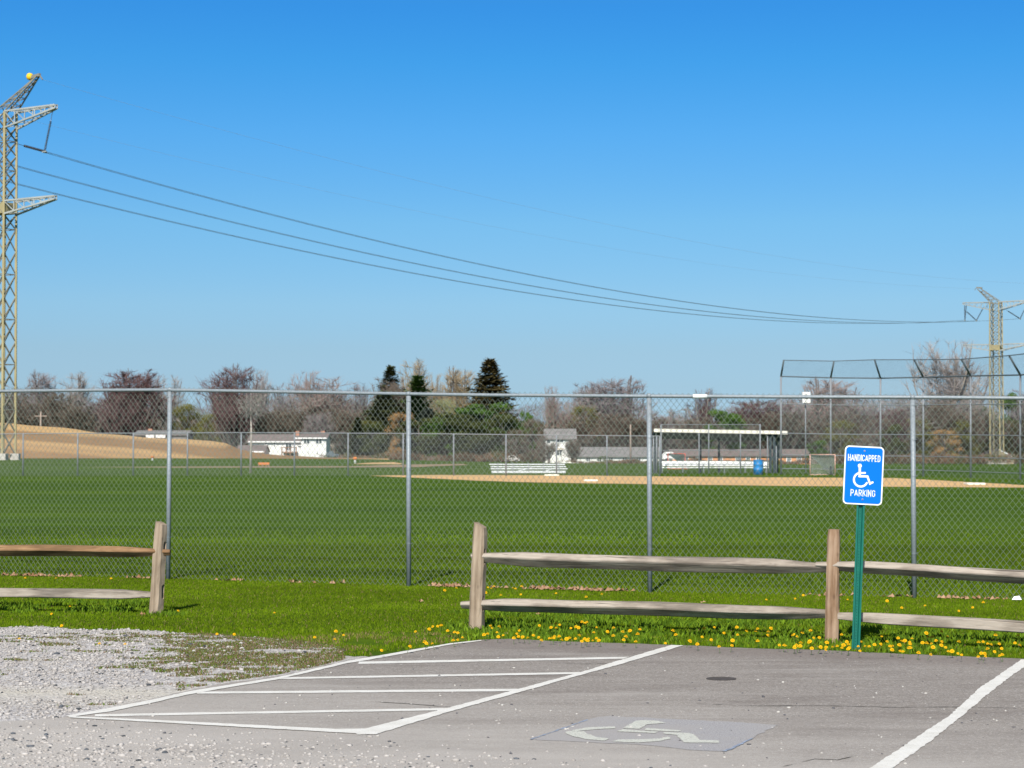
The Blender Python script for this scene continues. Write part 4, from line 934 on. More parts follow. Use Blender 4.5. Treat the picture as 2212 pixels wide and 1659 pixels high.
# bleachers
bY = 131.0; be = empty('bleacher', (at(1142, 960, bY).x, bY, 0), 'low five plank aluminium bleacher on the grass beyond the infield', 'bleacher')
for k, (v, ul, ur) in enumerate(((1003, 1057, 1220), (1008, 1060, 1222.5), (1012.5, 1060, 1226), (1018, 1062, 1222), (1022.5, 1062, 1222))):
    yy = bY + (4 - k) * .36 + .1; zc = at(1100, v, yy).z; xa = at(ul, 960, yy).x; xb = at(ur, 960, yy).x
    zc = max(zc, .04)
    m = MB(); m.box((xa, yy - .14, zc - .035), (xb, yy + .14, zc + .035)); rel(m.build('seat_plank', M['aluminium']), be)
for u in (1075, 1108, 1142, 1175, 1208):
    x = at(u, 960, bY).x; m = MB(); m.bar((x, bY, .02), (x, bY + 1.7, .62), .05); m.bar((x, bY + 1.6, .0), (x, bY + 1.6, .6), .05); m.bar((x, bY, .02), (x, bY + 1.7, .02), .05); rel(m.build('frame', M['far_pipe']), be)
m = MB(); m.bar((at(1105, 960, bY).x, bY + .2, .05), (at(1150, 960, bY).x, bY + .8, .32), .04); m.bar((at(1168, 960, bY).x, bY + .2, .05), (at(1205, 960, bY).x, bY + .9, .35), .04); rel(m.build('cross_brace', M['aluminium']), be)
for k, (u, v, s_, lb) in enumerate(((1192, 1028.2, 1.0, 'white base on the far edge of the infield dirt behind the bleacher end'), (1276, 1040, .8, 'white base lying in the middle of the infield dirt'), (2105, 1047.5, 1.0, 'white base at the right hand tip of the infield dirt'))):
    m = MB(); m.box((-.42 * s_, -.35, 0), (.42 * s_, .35, .09)); o = m.build('base', M['rubber']); mod_bevel(o, .03); o.location = gr(u, v) + Vector((0, 0, .005)); tag(o, lb, 'base')
# orange barricade, marker posts
p = gr(570, 1007.5); sc_ = F / p.y; ob = empty('barricade', p, 'low orange and brown barricade lying on the grass before the white house', 'barricade')
m = MB(); m.box((-12 / sc_, -.05, 3.2 / sc_), (12 / sc_, .05, 8.4 / sc_)); m.build('board', M['orange'], ob)
for x in (-11, -3, 5, 11): m = MB(); m.box((x / sc_ - .05, -.12, 0), (x / sc_ + .05, -.052, 5 / sc_)); m.build('leg', M['deck'], ob)
for (u, v0, v1, lb) in ((767, 987, 1001, 'short orange and white marker post near the dirt mound'), (329, 984, 994, 'small orange marker post at the foot of the soil hill')):
    p = gr(u, v1 + 1 if v1 < 1000 else v1); s_ = F / p.y; hh = (v1 - v0) / s_
    o = empty('marker_post', p, lb, 'marker post'); m = MB(); m.tube([(0, 0, 0), (0, 0, hh * .55)], .10, 8); m.build('post', M['white_paint'], o, True)
    m = MB(); m.lathe([(.12, hh * .55), (.20, hh * .6), (.20, hh * .9), (.10, hh)], n=10); m.build('cap', M['orange'], o, True)

# ------------------------------------------------------------ houses
def slab(m, a, b, c_, d_, th=.25):
    a, b, c_, d_ = map(Vector, (a, b, c_, d_)); n_ = (b - a).cross(d_ - a).normalized() * th
    m.add([a, b, c_, d_, a - n_, b - n_, c_ - n_, d_ - n_], [(0, 1, 2, 3), (7, 6, 5, 4), (0, 4, 5, 1), (1, 5, 6, 2), (2, 6, 7, 3), (3, 7, 4, 0)])
def gable_block(root, org, u0, u1, vroof, veave, vbase, Y, depth, wallm, roofm, ridge_x=True, inset=0, over=.4):
    """block with eaves towards the camera (ridge parallel to x) seen between u0,u1; roof from veave to vroof"""
    x0, x1 = at(u0, 960, Y).x, at(u1, 960, Y).x; ze = at(u0, veave, Y).z; zr = at(u0, vroof, Y + depth / 2).z; zb = gz(Y, (u0 + u1) / 2) - .4
    m = MB(); m.v = [(x0, Y, zb), (x1, Y, zb), (x1, Y + depth, zb), (x0, Y + depth, zb), (x0, Y, ze), (x1, Y, ze), (x1, Y + depth, ze), (x0, Y + depth, ze), (x0, Y + depth / 2, zr - .15), (x1, Y + depth / 2, zr - .15)]
    m.f = [(0, 1, 5, 4), (1, 2, 6, 9, 5), (2, 3, 7, 6), (3, 0, 4, 8, 7)]; m.m = [0] * 4; rel(m.build('wall', wallm), root)
    m = MB(); xa, xb = x0 - over, x1 + over
    slab(m, (xa, Y - .5, ze - .05), (xb, Y - .5, ze - .05), (xb, Y + depth / 2, zr), (xa, Y + depth / 2, zr), .18)
    slab(m, (xa, Y + depth / 2, zr), (xb, Y + depth / 2, zr), (xb, Y + depth + .5, ze - .05), (xa, Y + depth + .5, ze - .05), .18)
    return rel(m.build('roof', roofm), root)
def win(root, u0, u1, v0, v1, Y, name='window', mull=1):
    a, b = at(u0, v1, Y), at(u1, v0, Y); m = MB(); m.box((a.x - .12, Y - .10, a.z - .12), (b.x + .12, Y - .02, b.z + .12)); f = rel(m.build(name, M['white_paint']), root)
    m = MB(); W = (b.x - a.x) / (mull + 1)
    for k in range(mull + 1): m.box((a.x + k * W + .05, Y - .14, a.z), (a.x + (k + 1) * W - .05, Y - .105, b.z))
    g_ = m.build('pane', M['window'], f); return f
def trim(root, u0, u1, v, Y, h_=.25, mat='white_paint', name='eave_trim'):
    a, b = at(u0, v, Y), at(u1, v, Y); m = MB(); m.box((a.x, Y - .62, a.z - h_ / 2), (b.x, Y - .52, a.z + h_ / 2)); return rel(m.build(name, M[mat]), root)
HY = 410.0
h1 = empty('split_level_house', (at(620, 960, HY).x, HY, gz(HY, 620)), 'white split level house with brown roof to the right of the soil hill', 'house')
gable_block(h1, 0, 538, 652, 938, 954, 980, HY, 9, M['white_wall'], M['roof_brown']); trim(h1, 537, 653, 954.5, HY)
gable_block(h1, 0, 650.5, 704.6, 936.5, 946, 990, HY - 1.5, 9, M['white_wall'], M['roof_brown'], over=.3); trim(h1, 638, 706, 946.5, HY - 1.5)
win(h1, 656, 669, 947.5, 957.5, HY - 1.5); win(h1, 682, 695.5, 947.5, 957.5, HY - 1.5)
win(h1, 617, 630, 958.5, 972.5, HY, 'sliding_door'); win(h1, 591.5, 594.5, 957, 963.5, HY, mull=0); win(h1, 572, 577, 956.5, 960, HY, mull=0)
a, b = at(608, 976, HY - 3), at(640, 988, HY - 3); m = MB(); m.box((a.x, HY - 3.5, a.z - .2), (b.x, HY - .05, a.z)); 
for u in (609, 618, 627, 636, 640): q = at(u, 976, HY - 3.4); m.box((q.x - .1, HY - 3.45, gz(HY) - .3), (q.x + .1, HY - 3.3, a.z + .9))
m.box((a.x, HY - 3.6, a.z + .8), (b.x, HY - 3.5, a.z + .95)); rel(m.build('deck', M['deck']), h1)
for (u, v) in ((643, 931), (698, 931)): q = at(u, v, HY + 4); m = MB(); m.box((q.x - .35, HY + 3.6, q.z - 1.2), (q.x + .35, HY + 4.4, q.z)); rel(m.build('chimney', M['chimney']), h1)
gx0, gx1 = 512, 571.5
h1b = empty('garden_garage', (at(541, 960, 385).x, 385, gz(385, 541)), 'low garage with wide brown roof half hidden by the end of the soil hill', 'garage')
gable_block(h1b, 0, gx0, gx1, 961.5, 975, 984, 385, 7, M['white_wall'], M['roof_brown'], over=.2); trim(h1b, 526, 571, 976, 385)
h2 = empty('hilltop_house', (at(345, 960, 400).x, 400, gz(400)), 'low grey roofed house showing only its top behind the soil hill', 'house')
gable_block(h2, 0, 293, 402, 929.5, 938, 990, 400, 9, M['roof_grey'], M['roof_grey'])
for u0, u1 in ((316, 334), (337, 358)): a, b = at(u0, 946, 399.9), at(u1, 939.5, 399.9); m = MB(); m.box((a.x, 399.4, a.z), (b.x, 399.85, b.z)); rel(m.build('white_panel', M['white_wall']), h2)
q = at(324, 926, 404); m = MB(); m.box((q.x - .4, 404, q.z - 2), (q.x + .4, 404.8, q.z)); rel(m.build('chimney', M['chimney']), h2)
TY = 430.0
h3 = empty('two_storey_house', (at(1210, 960, TY).x, TY, gz(TY, 1210)), 'white two storey house with grey roof behind the bleacher', 'house')
gable_block(h3, 0, 1178, 1243, 926, 948, 996, TY, 9, M['white_wall'], M['roof_grey'], over=.3)
win(h3, 1181, 1189, 950, 957, TY, mull=0); win(h3, 1201, 1217, 948.5, 955, TY); win(h3, 1201, 1216, 972, 983, TY)
trim(h3, 1186, 1222, 969.5, TY, .2, 'tan_wall', 'belt_board')
q0_, q1_ = at(1213, 1000, TY - 12), at(1228, 966, TY - 12)
h4 = empty('white_shed', (at(1220, 960, TY - 12).x, TY - 12, gz(TY - 12, 1220)), 'narrow bright white shed with pitched top against the two storey house', 'shed')
m = MB(); zb = gz(TY - 12, 1220) - .2; xm = (q0_.x + q1_.x) / 2; m.v = [(q0_.x, TY - 12, zb), (q1_.x, TY - 12, zb), (q1_.x, TY - 12, q1_.z - 1.1), (xm, TY - 12, q1_.z), (q0_.x, TY - 12, q1_.z - 1.1)]
m.v += [(x, y + 4, z) for x, y, z in m.v]; m.f = [(0, 1, 2, 3, 4), (9, 8, 7, 6, 5), (0, 5, 6, 1), (1, 6, 7, 2), (2, 7, 8, 3), (3, 8, 9, 4), (4, 9, 5, 0)]; m.m = [0] * 7; rel(m.build('wall', M['white_wall']), h4)
h5 = empty('long_ranch_house', (at(1330, 960, TY).x, TY, gz(TY, 1330)), 'long low ranch house with wide grey roof left of the dugout', 'house')
gable_block(h5, 0, 1246, 1425, 965.5, 986, 1000, TY - 3, 10, M['white_wall'], M['roof_grey'])
for u in (1266, 1290, 1315, 1345, 1375, 1400): win(h5, u, u + 9, 989, 996, TY - 3)
a = at(1262, 960, TY - 4); 
m = MB(); xw0, xw1 = at(1284, 960, TY).x, at(1392, 960, TY).x; m.box((xw0, TY - 3.2, gz(TY, 1330) - .3), (xw1, TY - 3.02, at(1300, 997, TY - 3).z)); rel(m.build('brick_skirt', M['brown_dirt']), h5)
h6 = empty('brick_row_building', (at(1600, 960, 440).x, 440, gz(440, 1600)), 'long low orange brick building with dark roof seen behind the dugout', 'building')
gable_block(h6, 0, 1452, 1748, 970, 984, 999, 440, 10, M['orange_brick'], M['roof_brown'])
for u in (1478, 1503, 1530, 1552, 1590, 1612, 1634, 1662, 1700, 1722): win(h6, u, u + 8, 988, 997, 440)
q = gr(1443, 1003); cp = empty('white_camper', (at(1442, 960, 425).x, 425, gz(425, 1442)), 'rounded white camper trailer parked beside the orange brick building', 'camper')
a, b = at(1430, 992, 425), at(1457, 976, 425); m = MB()
prof = [(a.x, a.z), (b.x, a.z), (b.x, b.z - .5), (b.x - .5, b.z), (a.x + .6, b.z), (a.x, b.z - .7)]; n = len(prof)
m.v = [(x, 424, z) for x, z in prof] + [(x, 426.2, z) for x, z in prof]; m.f = [tuple(range(n)), tuple(reversed(range(n, 2 * n)))] + [(k, n + k, n + (k + 1) % n, (k + 1) % n) for k in range(n)]; m.m = [0] * len(m.f)
rel(m.build('body', M['white_wall']), cp)
for xx in (a.x + .9, b.x - .9): m = MB(); m.lathe([(.38, 0), (.38, .2)], n=14); m.v = [(xx + x, 423.9 + z, a.z - .15 + y) for x, y, z in m.v]; rel(m.build('wheel', M['dark_frame']), cp)
m = MB(); m.box((a.x + .8, 423.9, a.z + .8), (b.x - 1.0, 423.98, b.z - .35)); rel(m.build('window', M['window']), cp)
h7 = empty('tan_gabled_shed', (at(2160, 960, 520).x, 520, gz(520, 2160)), 'tan gabled shed with white roof edge below the right pylon', 'shed')
pts = [at(2129, 1003, 520), at(2190, 1003, 520), at(2188, 987, 520), at(2157, 973, 520), at(2131, 985, 520)]; m = MB(); n = 5
m.v = [tuple(p) for p in pts] + [(p.x, p.y + 8, p.z) for p in pts]; m.f = [(0, 1, 2, 3, 4), (9, 8, 7, 6, 5)] + [(k, n + k, n + (k + 1) % n, (k + 1) % n) for k in range(n)]; m.m = [0] * 7; rel(m.build('wall', M['tan_wall']), h7)
for a, b in (((2190, 988.5), (2156.5, 972)), ((2127, 988), (2157.5, 972))):
    m = MB(); A_, B_ = at(*a, 519.7), at(*b, 519.7); slab(m, A_, B_, B_ + Vector((0, 8.6, 0)), A_ + Vector((0, 8.6, 0)), .30 if a[0] > 2150 else -.30); rel(m.build('roof', M['white_paint'] if a[0] > 2150 else M['roof_brown']), h7)
h8 = empty('grey_roofed_house', (at(1880, 960, 475).x, 475, gz(475, 1880)), 'grey roofed house half hidden in scrub behind the handicapped sign', 'house')
gable_block(h8, 0, 1835, 1900, 944, 962, 998, 475, 9, M['tan_wall'], M['roof_grey'])
for u in (1840, 1862, 1884): win(h8, u, u + 8, 970, 980, 475)
# vehicles / white bits left of house three
car = empty('parked_car', (at(1108, 960, 415).x, 415, gz(415, 1108)), 'white parked car glimpsed under the pines left of the white house', 'car')
a, b = at(1090, 996, 415), at(1122, 984, 415); W = b.x - a.x; z0 = gz(415, 1108) + .35; prof = [(0, 0), (W, 0), (W, .55), (W * .82, .62), (W * .70, 1.1), (W * .32, 1.1), (W * .16, .65), (0, .55)]; n = len(prof)
m = MB(); m.v = [(a.x + x, 414, z0 + z) for x, z in prof] + [(a.x + x, 415.7, z0 + z) for x, z in prof]; m.f = [tuple(range(n)), tuple(reversed(range(n, 2 * n)))] + [(k, n + k, n + (k + 1) % n, (k + 1) % n) for k in range(n)]; m.m = [0] * len(m.f); rel(m.build('body', M['white_wall']), car)
for xx in (a.x + W * .2, a.x + W * .8): m = MB(); m.lathe([(.33, 0), (.33, .2)], n=14); m.v = [(xx + x, 413.9 + z, z0 + y) for x, y, z in m.v]; rel(m.build('wheel', M['dark_frame']), car)
m = MB(); m.box((a.x + W * .33, 413.93, z0 + .65), (a.x + W * .68, 413.99, z0 + 1.0)); rel(m.build('window', M['window']), car)
# vehicles in the yard of house one
tr = empty('parked_pickup', (at(725, 960, 400).x, 400, gz(400, 725)), 'dark pickup parked at the right end of the split level house', 'pickup')
a, b = at(707, 990, 400), at(733, 982, 400); W = b.x - a.x; z0 = gz(400, 725) + .4; prof = [(0, 0), (W, 0), (W, .55), (W * .55, .6), (W * .45, 1.1), (W * .2, 1.1), (W * .12, .65), (0, .6)]
m = MB(); m.v = [(a.x + x, 399, z0 + z) for x, z in prof] + [(a.x + x, 400.7, z0 + z) for x, z in prof]; m.f = [tuple(range(n)), tuple(reversed(range(n, 2 * n)))] + [(k, n + k, n + (k + 1) % n, (k + 1) % n) for k in range(n)]; m.m = [0] * len(m.f); rel(m.build('body', M['dark_pipe']), tr)
for xx in (a.x + W * .2, a.x + W * .8): m = MB(); m.lathe([(.36, 0), (.36, .2)], n=14); m.v = [(xx + x, 398.9 + z, z0 + y) for x, y, z in m.v]; rel(m.build('wheel', M['dark_frame']), tr)
# utility poles
def upole(u, vt, Y, label, cross=True):
    t = at(u, vt, Y); o = empty('utility_pole', (t.x, Y, gz(Y, u)), label, 'utility pole'); m = MB(); hh = t.z - gz(Y, u); m.tube([(0, 0, -.3), (0, 0, hh)], [.20, .14], 8); m.build('pole', M['utility'], o, True)
    if cross: m = MB(); m.box((-1.1, -.08, hh - .9), (1.1, .08, hh - .72)); m.build('crossarm', M['utility'], o)
upole(88, 889, 378, 'weathered utility pole standing behind the crest of the soil hill'); upole(1362, 917, 405, 'slim utility pole rising from the long ranch house roof', False)
# loudspeaker box on a pole behind the backstop
t = at(1741, 847, 132); sb = empty('pole_mounted_loudspeaker', (t.x, 132, 0), 'white square loudspeaker box on a pole left of the round bare tree', 'loudspeaker')
m = MB(); s_ = .25; m.box((-s_, -.2, t.z - .68), (s_, .2, t.z)); m.build('box', M['white_wall'], sb)
m = MB(); m.lathe([(.14, 0), (.14, .02)], n=20); m.v = [(x, -.205 - z, t.z - .30 + y) for x, y, z in m.v]; m.build('horn', M['dark_frame'], sb, True)
m = MB(); m.tube([(.0, .25, 0), (.0, .25, t.z - .1)], .04, 8); m.build('pole', M['far_pipe'], sb, True)

# ------------------------------------------------------------ pylons and lines
LB = Vector((-58.65, 240, 0)); RB = Vector((116.3, 500, gz(500, 2153)))
dl = (RB - LB); dl.z = 0; dl.normalize(); arm = Vector((dl.y, -dl.x, 0))
def pylon(base, name, label, zu, zl, peak, armR, armL, vees, wtop, wbase, seed, tips):
    p = empty(name, base, label, 'pylon'); z0 = base.z
    L = lambda a, d, z: arm * a + dl * d + Vector((0, 0, z - z0))
    zu_b = zu - 1.9; zl_b = zl - 1.5; ztop = zu
    def wz(z): return wbase + (wtop - wbase) * min(1, (z - z0) / (zl_b - z0))
    sg_ = [(-1, -1), (1, -1), (1, 1), (-1, 1)]
    for k, (a, d) in enumerate(sg_):
        m = MB(); prev = L(a * wz(z0) / 2, d * wz(z0) / 2, z0 - .3)
        top = L(a * wz(ztop) / 2, d * wz(ztop) / 2, ztop); m.bar(prev, top, .24, .24); m.build('leg', M['tower_yellow'], p)
        m = MB(); q = L(a * wz(z0) / 2, d * wz(z0) / 2, z0); m.box((q.x - .5, q.y - .5, -.3), (q.x + .5, q.y + .5, .75)); m.build('footing', M['concrete'], p)
    m = MB(); z = z0 + .6; i = 0
    while z < ztop - .3:
        st = 2.6 if z < zl_b - 2 else 1.7
        z2 = min(z + st, ztop); w1, w2 = wz(z) / 2, wz(z2) / 2
        for k in range(4):
            a, b = sg_[k], sg_[(k + 1) % 4]
            A1, B1 = L(a[0] * w1, a[1] * w1, z), L(b[0] * w1, b[1] * w1, z); A2, B2 = L(a[0] * w2, a[1] * w2, z2), L(b[0] * w2, b[1] * w2, z2)
            m.bar(A1, B2, .13, .09); m.bar(B1, A2, .13, .09)
            if i % 2 == 0 or seed == 2: m.bar(A1, B1, .13, .09)
        z = z2; i += 1
    m.build('lattice_bracing', M['tower_dark'], p)
    m = MB(); hw = wtop / 2 + .06; a_ = [L(x * hw, y * hw, zl - 1.4) for x, y in sg_]; b_ = [L(x * hw, y * hw, zl - .15) for x, y in sg_]
    m.add(a_ + b_, [(0, 1, 5, 4), (1, 2, 6, 5), (2, 3, 7, 6), (3, 0, 4, 7), (4, 5, 6, 7), (3, 2, 1, 0)]); m.build('collar_plate', M['tower_yellow'], p)
    for (zt, zb) in ((zu, zu_b), (zl, zl_b)):
        for side, ln in ((1, armR), (-1, armL)):
            m = MB(); h_ = wtop / 2
            tipu = zt + .15; n = max(3, int(ln / 1.6))
            T = [[], [], [], []]
            for i in range(n + 1):
                f = i / n; x = side * (h_ + (ln - h_) * f); wy = h_ * (1 - f) + .18 * f; zlow = zb + (tipu - .35 - zb) * min(1, f * (1 if ln < 9 else 2.0)); zup = zt + .15 * f
                T[0].append(L(x, -wy, zup)); T[1].append(L(x, wy, zup)); T[2].append(L(x, -wy, zlow)); T[3].append(L(x, wy, zlow))
            for q in range(4):
                for i in range(n): m.bar(T[q][i], T[q][i + 1], .22 if q in (0, 2) else .18, .18)
            for i in range(1, n + 1):
                m.bar(T[0][i], T[2][i], .10, .08); m.bar(T[1][i], T[3][i], .10, .08); m.bar(T[0][i - 1], T[2][i], .10, .08); m.bar(T[2][i - 1], T[3][i], .09, .08); m.bar(T[0][i - 1], T[1][i], .09, .08); m.bar(T[0][i], T[1][i], .09, .08)
            m.build('crossarm', M['tower_grey'], p)
    # leaning earth wire peak
    pa, pz = peak; m = MB(); h_ = wtop / 2; tp = [L(pa - .25, -.2, pz - .3), L(pa + .25, -.2, pz), L(pa + .25, .2, pz), L(pa - .25, .2, pz - .3)]
    bt = [L(x * h_, y * h_, zu) for x, y in sg_]
    for k in range(4):
        m.bar(bt[k], tp[k], .14, .12)
    for i in range(1, 5):
        f0, f1 = (i - 1) / 5, i / 5
        for k in range(4):
            k2 = (k + 1) % 4; m.bar(bt[k].lerp(tp[k], f1), bt[k2].lerp(tp[k2], f1), .09, .08); m.bar(bt[k].lerp(tp[k], f0), bt[k2].lerp(tp[k2], f1), .08, .07)
    sgn = 1 if pa > 0 else -1
    m.bar(L(pa - sgn * .9, 0, pz - .05), L(pa + sgn * .55, 0, pz + .1), .30, .34); m.bar(L(pa + sgn * .5, 0, pz + .05), L(pa + sgn * 1.0, 0, pz - .5), .12, .12)
    m.build('earth_wire_peak', M['tower_dark'], p)
    for (xj, zj, xo, zo, xi, zi) in vees:                   # V strings: joint, outer top, inner top
        J = L(xj, 0, zj)
        for (xx, zz, link_top) in ((xo, zo, True), (xi, zi, False)):
            E = L(xx, 0, zz); d_ = (E - J).normalized(); m = MB(); ln = (E - J).length; n = int(ln / .17)
            for i in range(n):
                c0 = J + d_ * (.15 + i * .17); 
                if (c0 - J).length > min(ln, 3.4): break
                m.tube([c0, c0 + d_ * .05, c0 + d_ * .12], [.14, .15, .05], 8)
            m.tube([J, E], .035, 5); m.build('insulator_string', M['insulator'], p, True)
        m = MB(); m.tube([J + dl * -.35 - Vector((0, 0, .1)), J + dl * .35 - Vector((0, 0, .1))], .09, 6); m.bar(J + arm * -.25, J + arm * .25, .12); m.build('clamp', M['tower_grey'], p)
    return p
pl = pylon(LB, 'transmission_tower', 'yellowish steel lattice pylon at the left edge above the soil hill', 40.15, 29.8, (5.15, 43.9), 8.35, 9.8,
      [(6.55, 35.15, 7.8, 39.6, 1.6, 36.5), (-5.0, 35.68, -2.2, 39.6, -8.5, 38.0), (-9.84, 34.9, -9.2, 39.8, -7.8, 39.2)], 1.85, 2.0, 1, None)
m = MB(); m.lathe([(.05, -.42), (.30, -.32), (.42, 0), (.30, .32), (.05, .42)], n=14)
q = arm * 4.05 + Vector((0, 0, 43.95)); m.v = [(x + q.x, y + q.y, z + q.z) for x, y, z in m.v]; m.build('marker_ball', M['beacon'], pl, True)
pylon(RB, 'transmission_tower', 'distant grey and yellow lattice pylon near the right edge behind the backstop', 36.0, 25.8, (-4.3, 39.6), 14.5, 8.3,
      [(-4.9, 31.73, -7.4, 34.0, -2.9, 35.2), (6.0, 31.81, 2.6, 34.0, 7.9, 35.4), (-7.83, 31.93, -7.9, 35.6, -7.4, 35.8)], 2.25, 2.5, 2, None)
def wire(name, a0, z0, a1, z1, sag, label, bundle, rad, mat):
    A_ = LB + arm * a0; B_ = RB + arm * a1; A_.z = z0; B_.z = z1; m = MB()
    for off_ in ((-.23, .23) if bundle else (0,)):
        for off2 in ((0, ) if bundle else (0,)):
            pts = []
            for i in range(61):
                t = i / 60; q = A_.lerp(B_, t) + arm * off_; q.z -= 4 * sag * t * (1 - t); pts.append(q)
            m.tube(pts, rad, 5)
    # spans that carry on beyond the near tower
    o = m.build(name, M[mat]); tag(o, label, 'power line')
wire('conductor', 6.55, 35.1, 6.0, 31.81, 7.05, 'uppermost of the three dark conductor bundles strung between the pylons', True, .030, 'cable')
wire('conductor', -5.0, 35.68, -4.9, 31.73, 6.84, 'middle one of the three dark conductor bundles strung between the pylons', True, .030, 'cable')
wire('conductor', -9.84, 34.72, -7.83, 31.93, 6.86, 'lowest of the three dark conductor bundles, with two spaced strands', True, .030, 'cable')
wire('earth_wire', 6.0, 43.45, 9.2, 40.06, 4.86, 'faint thin earth wire from the peak of the left pylon, topmost line', False, .013, 'shield')
wire('earth_wire', -9.6, 42.6, -4.44, 39.4, 4.8, 'faint thin earth wire just above the conductor bundles', False, .011, 'shield')

# ------------------------------------------------------------ trees
def bare_tree_mesh(seed, lobes, limbs=16, subs=150, ntw=5200, fork=(.10, .42), tww=.013, bud=0.0, leanout=.5, twl=(.35, 1.0)):
    """leafless tree 10 m tall. lobes: ellipsoids (x, z, rx, rz) that the crown fills; limbs sweep up into them and split into ever finer twigs"""
    r = rnd(seed); tr_ = MB(); V = []; Fc = []
    def target(rim=.55):
        lx, lz, rx, rz = lobes[min(len(lobes) - 1, int(r.random() * len(lobes)))]
        d = Vector((r.gauss(0, 1), r.gauss(0, 1), r.gauss(.25, 1))).normalized(); q = r.uniform(rim, 1.0) ** .7
        return Vector((lx + d.x * rx * q, d.y * rx * q, max(1.2, lz + d.z * rz * q)))
    def curve(a, b, up, n):
        c_ = a.lerp(b, .45) + Vector((0, 0, 0)); c_.z = a.z + (b.z - a.z) * .28; c_.x = a.x + (b.x - a.x) * (.62); c_.y = a.y + (b.y - a.y) * .62
        c_ += Vector((r.gauss(0, .18), r.gauss(0, .18), r.gauss(0, .15))) * up
        return [a * (1 - t) ** 2 + c_ * 2 * t * (1 - t) + b * t * t for t in [i / n for i in range(n + 1)]]
    top_ = Vector((lobes[0][0] * .5, 0, 6.4)); tr = curve(Vector((0, 0, 0)), top_, .6, 8); tr_.tube(tr, [.20 - .017 * i for i in range(9)], 6, caps=False)
    lim = []
    for k in range(limbs):
        f = fork[0] + (fork[1] - fork[0]) * (k + r.random()) / limbs; i = min(7, int(f * 10)); s0 = tr[i].lerp(tr[i + 1], r.random()); c_ = curve(s0, target(.45), 1, 7); lim.append(c_)
        tr_.tube(c_, [.095 * (1 - .11 * j) + .006 for j in range(8)], 4, caps=False)
    sub = []
    for k in range(subs):
        l = r.choice(lim); i = r.randrange(2, 7); s0 = l[i].lerp(l[i + 1] if i < 7 else l[i], r.random()); e = target(.3)
        if (e - s0).length > 3.4: e = s0 + (e - s0).normalized() * r.uniform(1.6, 3.4)
        if e.z < s0.z + .1: e.z = s0.z + r.uniform(.1, .9)
        c_ = curve(s0, e, .6, 4); sub.append(c_)
        for j in range(4):
            w_ = .030 - .006 * j; p, q = c_[j], c_[j + 1]; s_ = Vector((r.gauss(0, 1), r.gauss(0, 1), .1)).cross(q - p).normalized() * w_; kk = len(V)
            V += [p - s_, p + s_, q + s_ * .8, q - s_ * .8]; Fc.append((kk, kk + 1, kk + 2, kk + 3))
    for k in range(int(ntw * 1.35)):
        c_ = r.choice(sub) if r.random() < .9 else r.choice(lim)[4:]; i = min(len(c_) - 2, int(len(c_) * r.random() ** .6)); p = c_[i].lerp(c_[i + 1], r.random())
        d = ((c_[i + 1] - c_[i]).normalized() * .8 + Vector((r.gauss(0, leanout), r.gauss(0, leanout), r.gauss(.35, .30)))).normalized(); q = p + d * r.uniform(*twl)
        s_ = Vector((r.gauss(0, 1), r.gauss(0, 1), r.gauss(0, 1))).cross(d).normalized() * tww; kk = len(V)
        V += [p - s_, p + s_, q + s_ * .35, q - s_ * .35]; Fc.append((kk, kk + 1, kk + 2, kk + 3))
        if r.random() < bud:
            c0 = p.lerp(q, r.uniform(.3, 1)); n1 = Vector((r.gauss(0, 1), r.gauss(0, 1), r.gauss(0, 1))).normalized() * r.uniform(.03, .06); n2 = n1.cross(Vector((r.gauss(0, 1), r.gauss(0, 1), r.gauss(0, 1)))).normalized() * .045
            kk = len(V); V += [c0, c0 + n1 + n2, c0 + n1 * 2, c0 + n1 - n2]; Fc.append((kk, kk + 1, kk + 2, kk + 3))
    V = np.array([v[:] for v in V]); top = np.percentile(V[:, 2], 98.6); V = V * [1, 1, 10 / top]; V[:, 2] = np.where(V[:, 2] > 10, 10 + (V[:, 2] - 10) * .45, V[:, 2]); tr_.v = [(x, y, z * 10 / top) for x, y, z in tr_.v]
    return tr_.mesh('trunk', True), np_mesh('crown', V, np.array(Fc), 4), np.percentile(np.abs(V[:, 0]), 95)
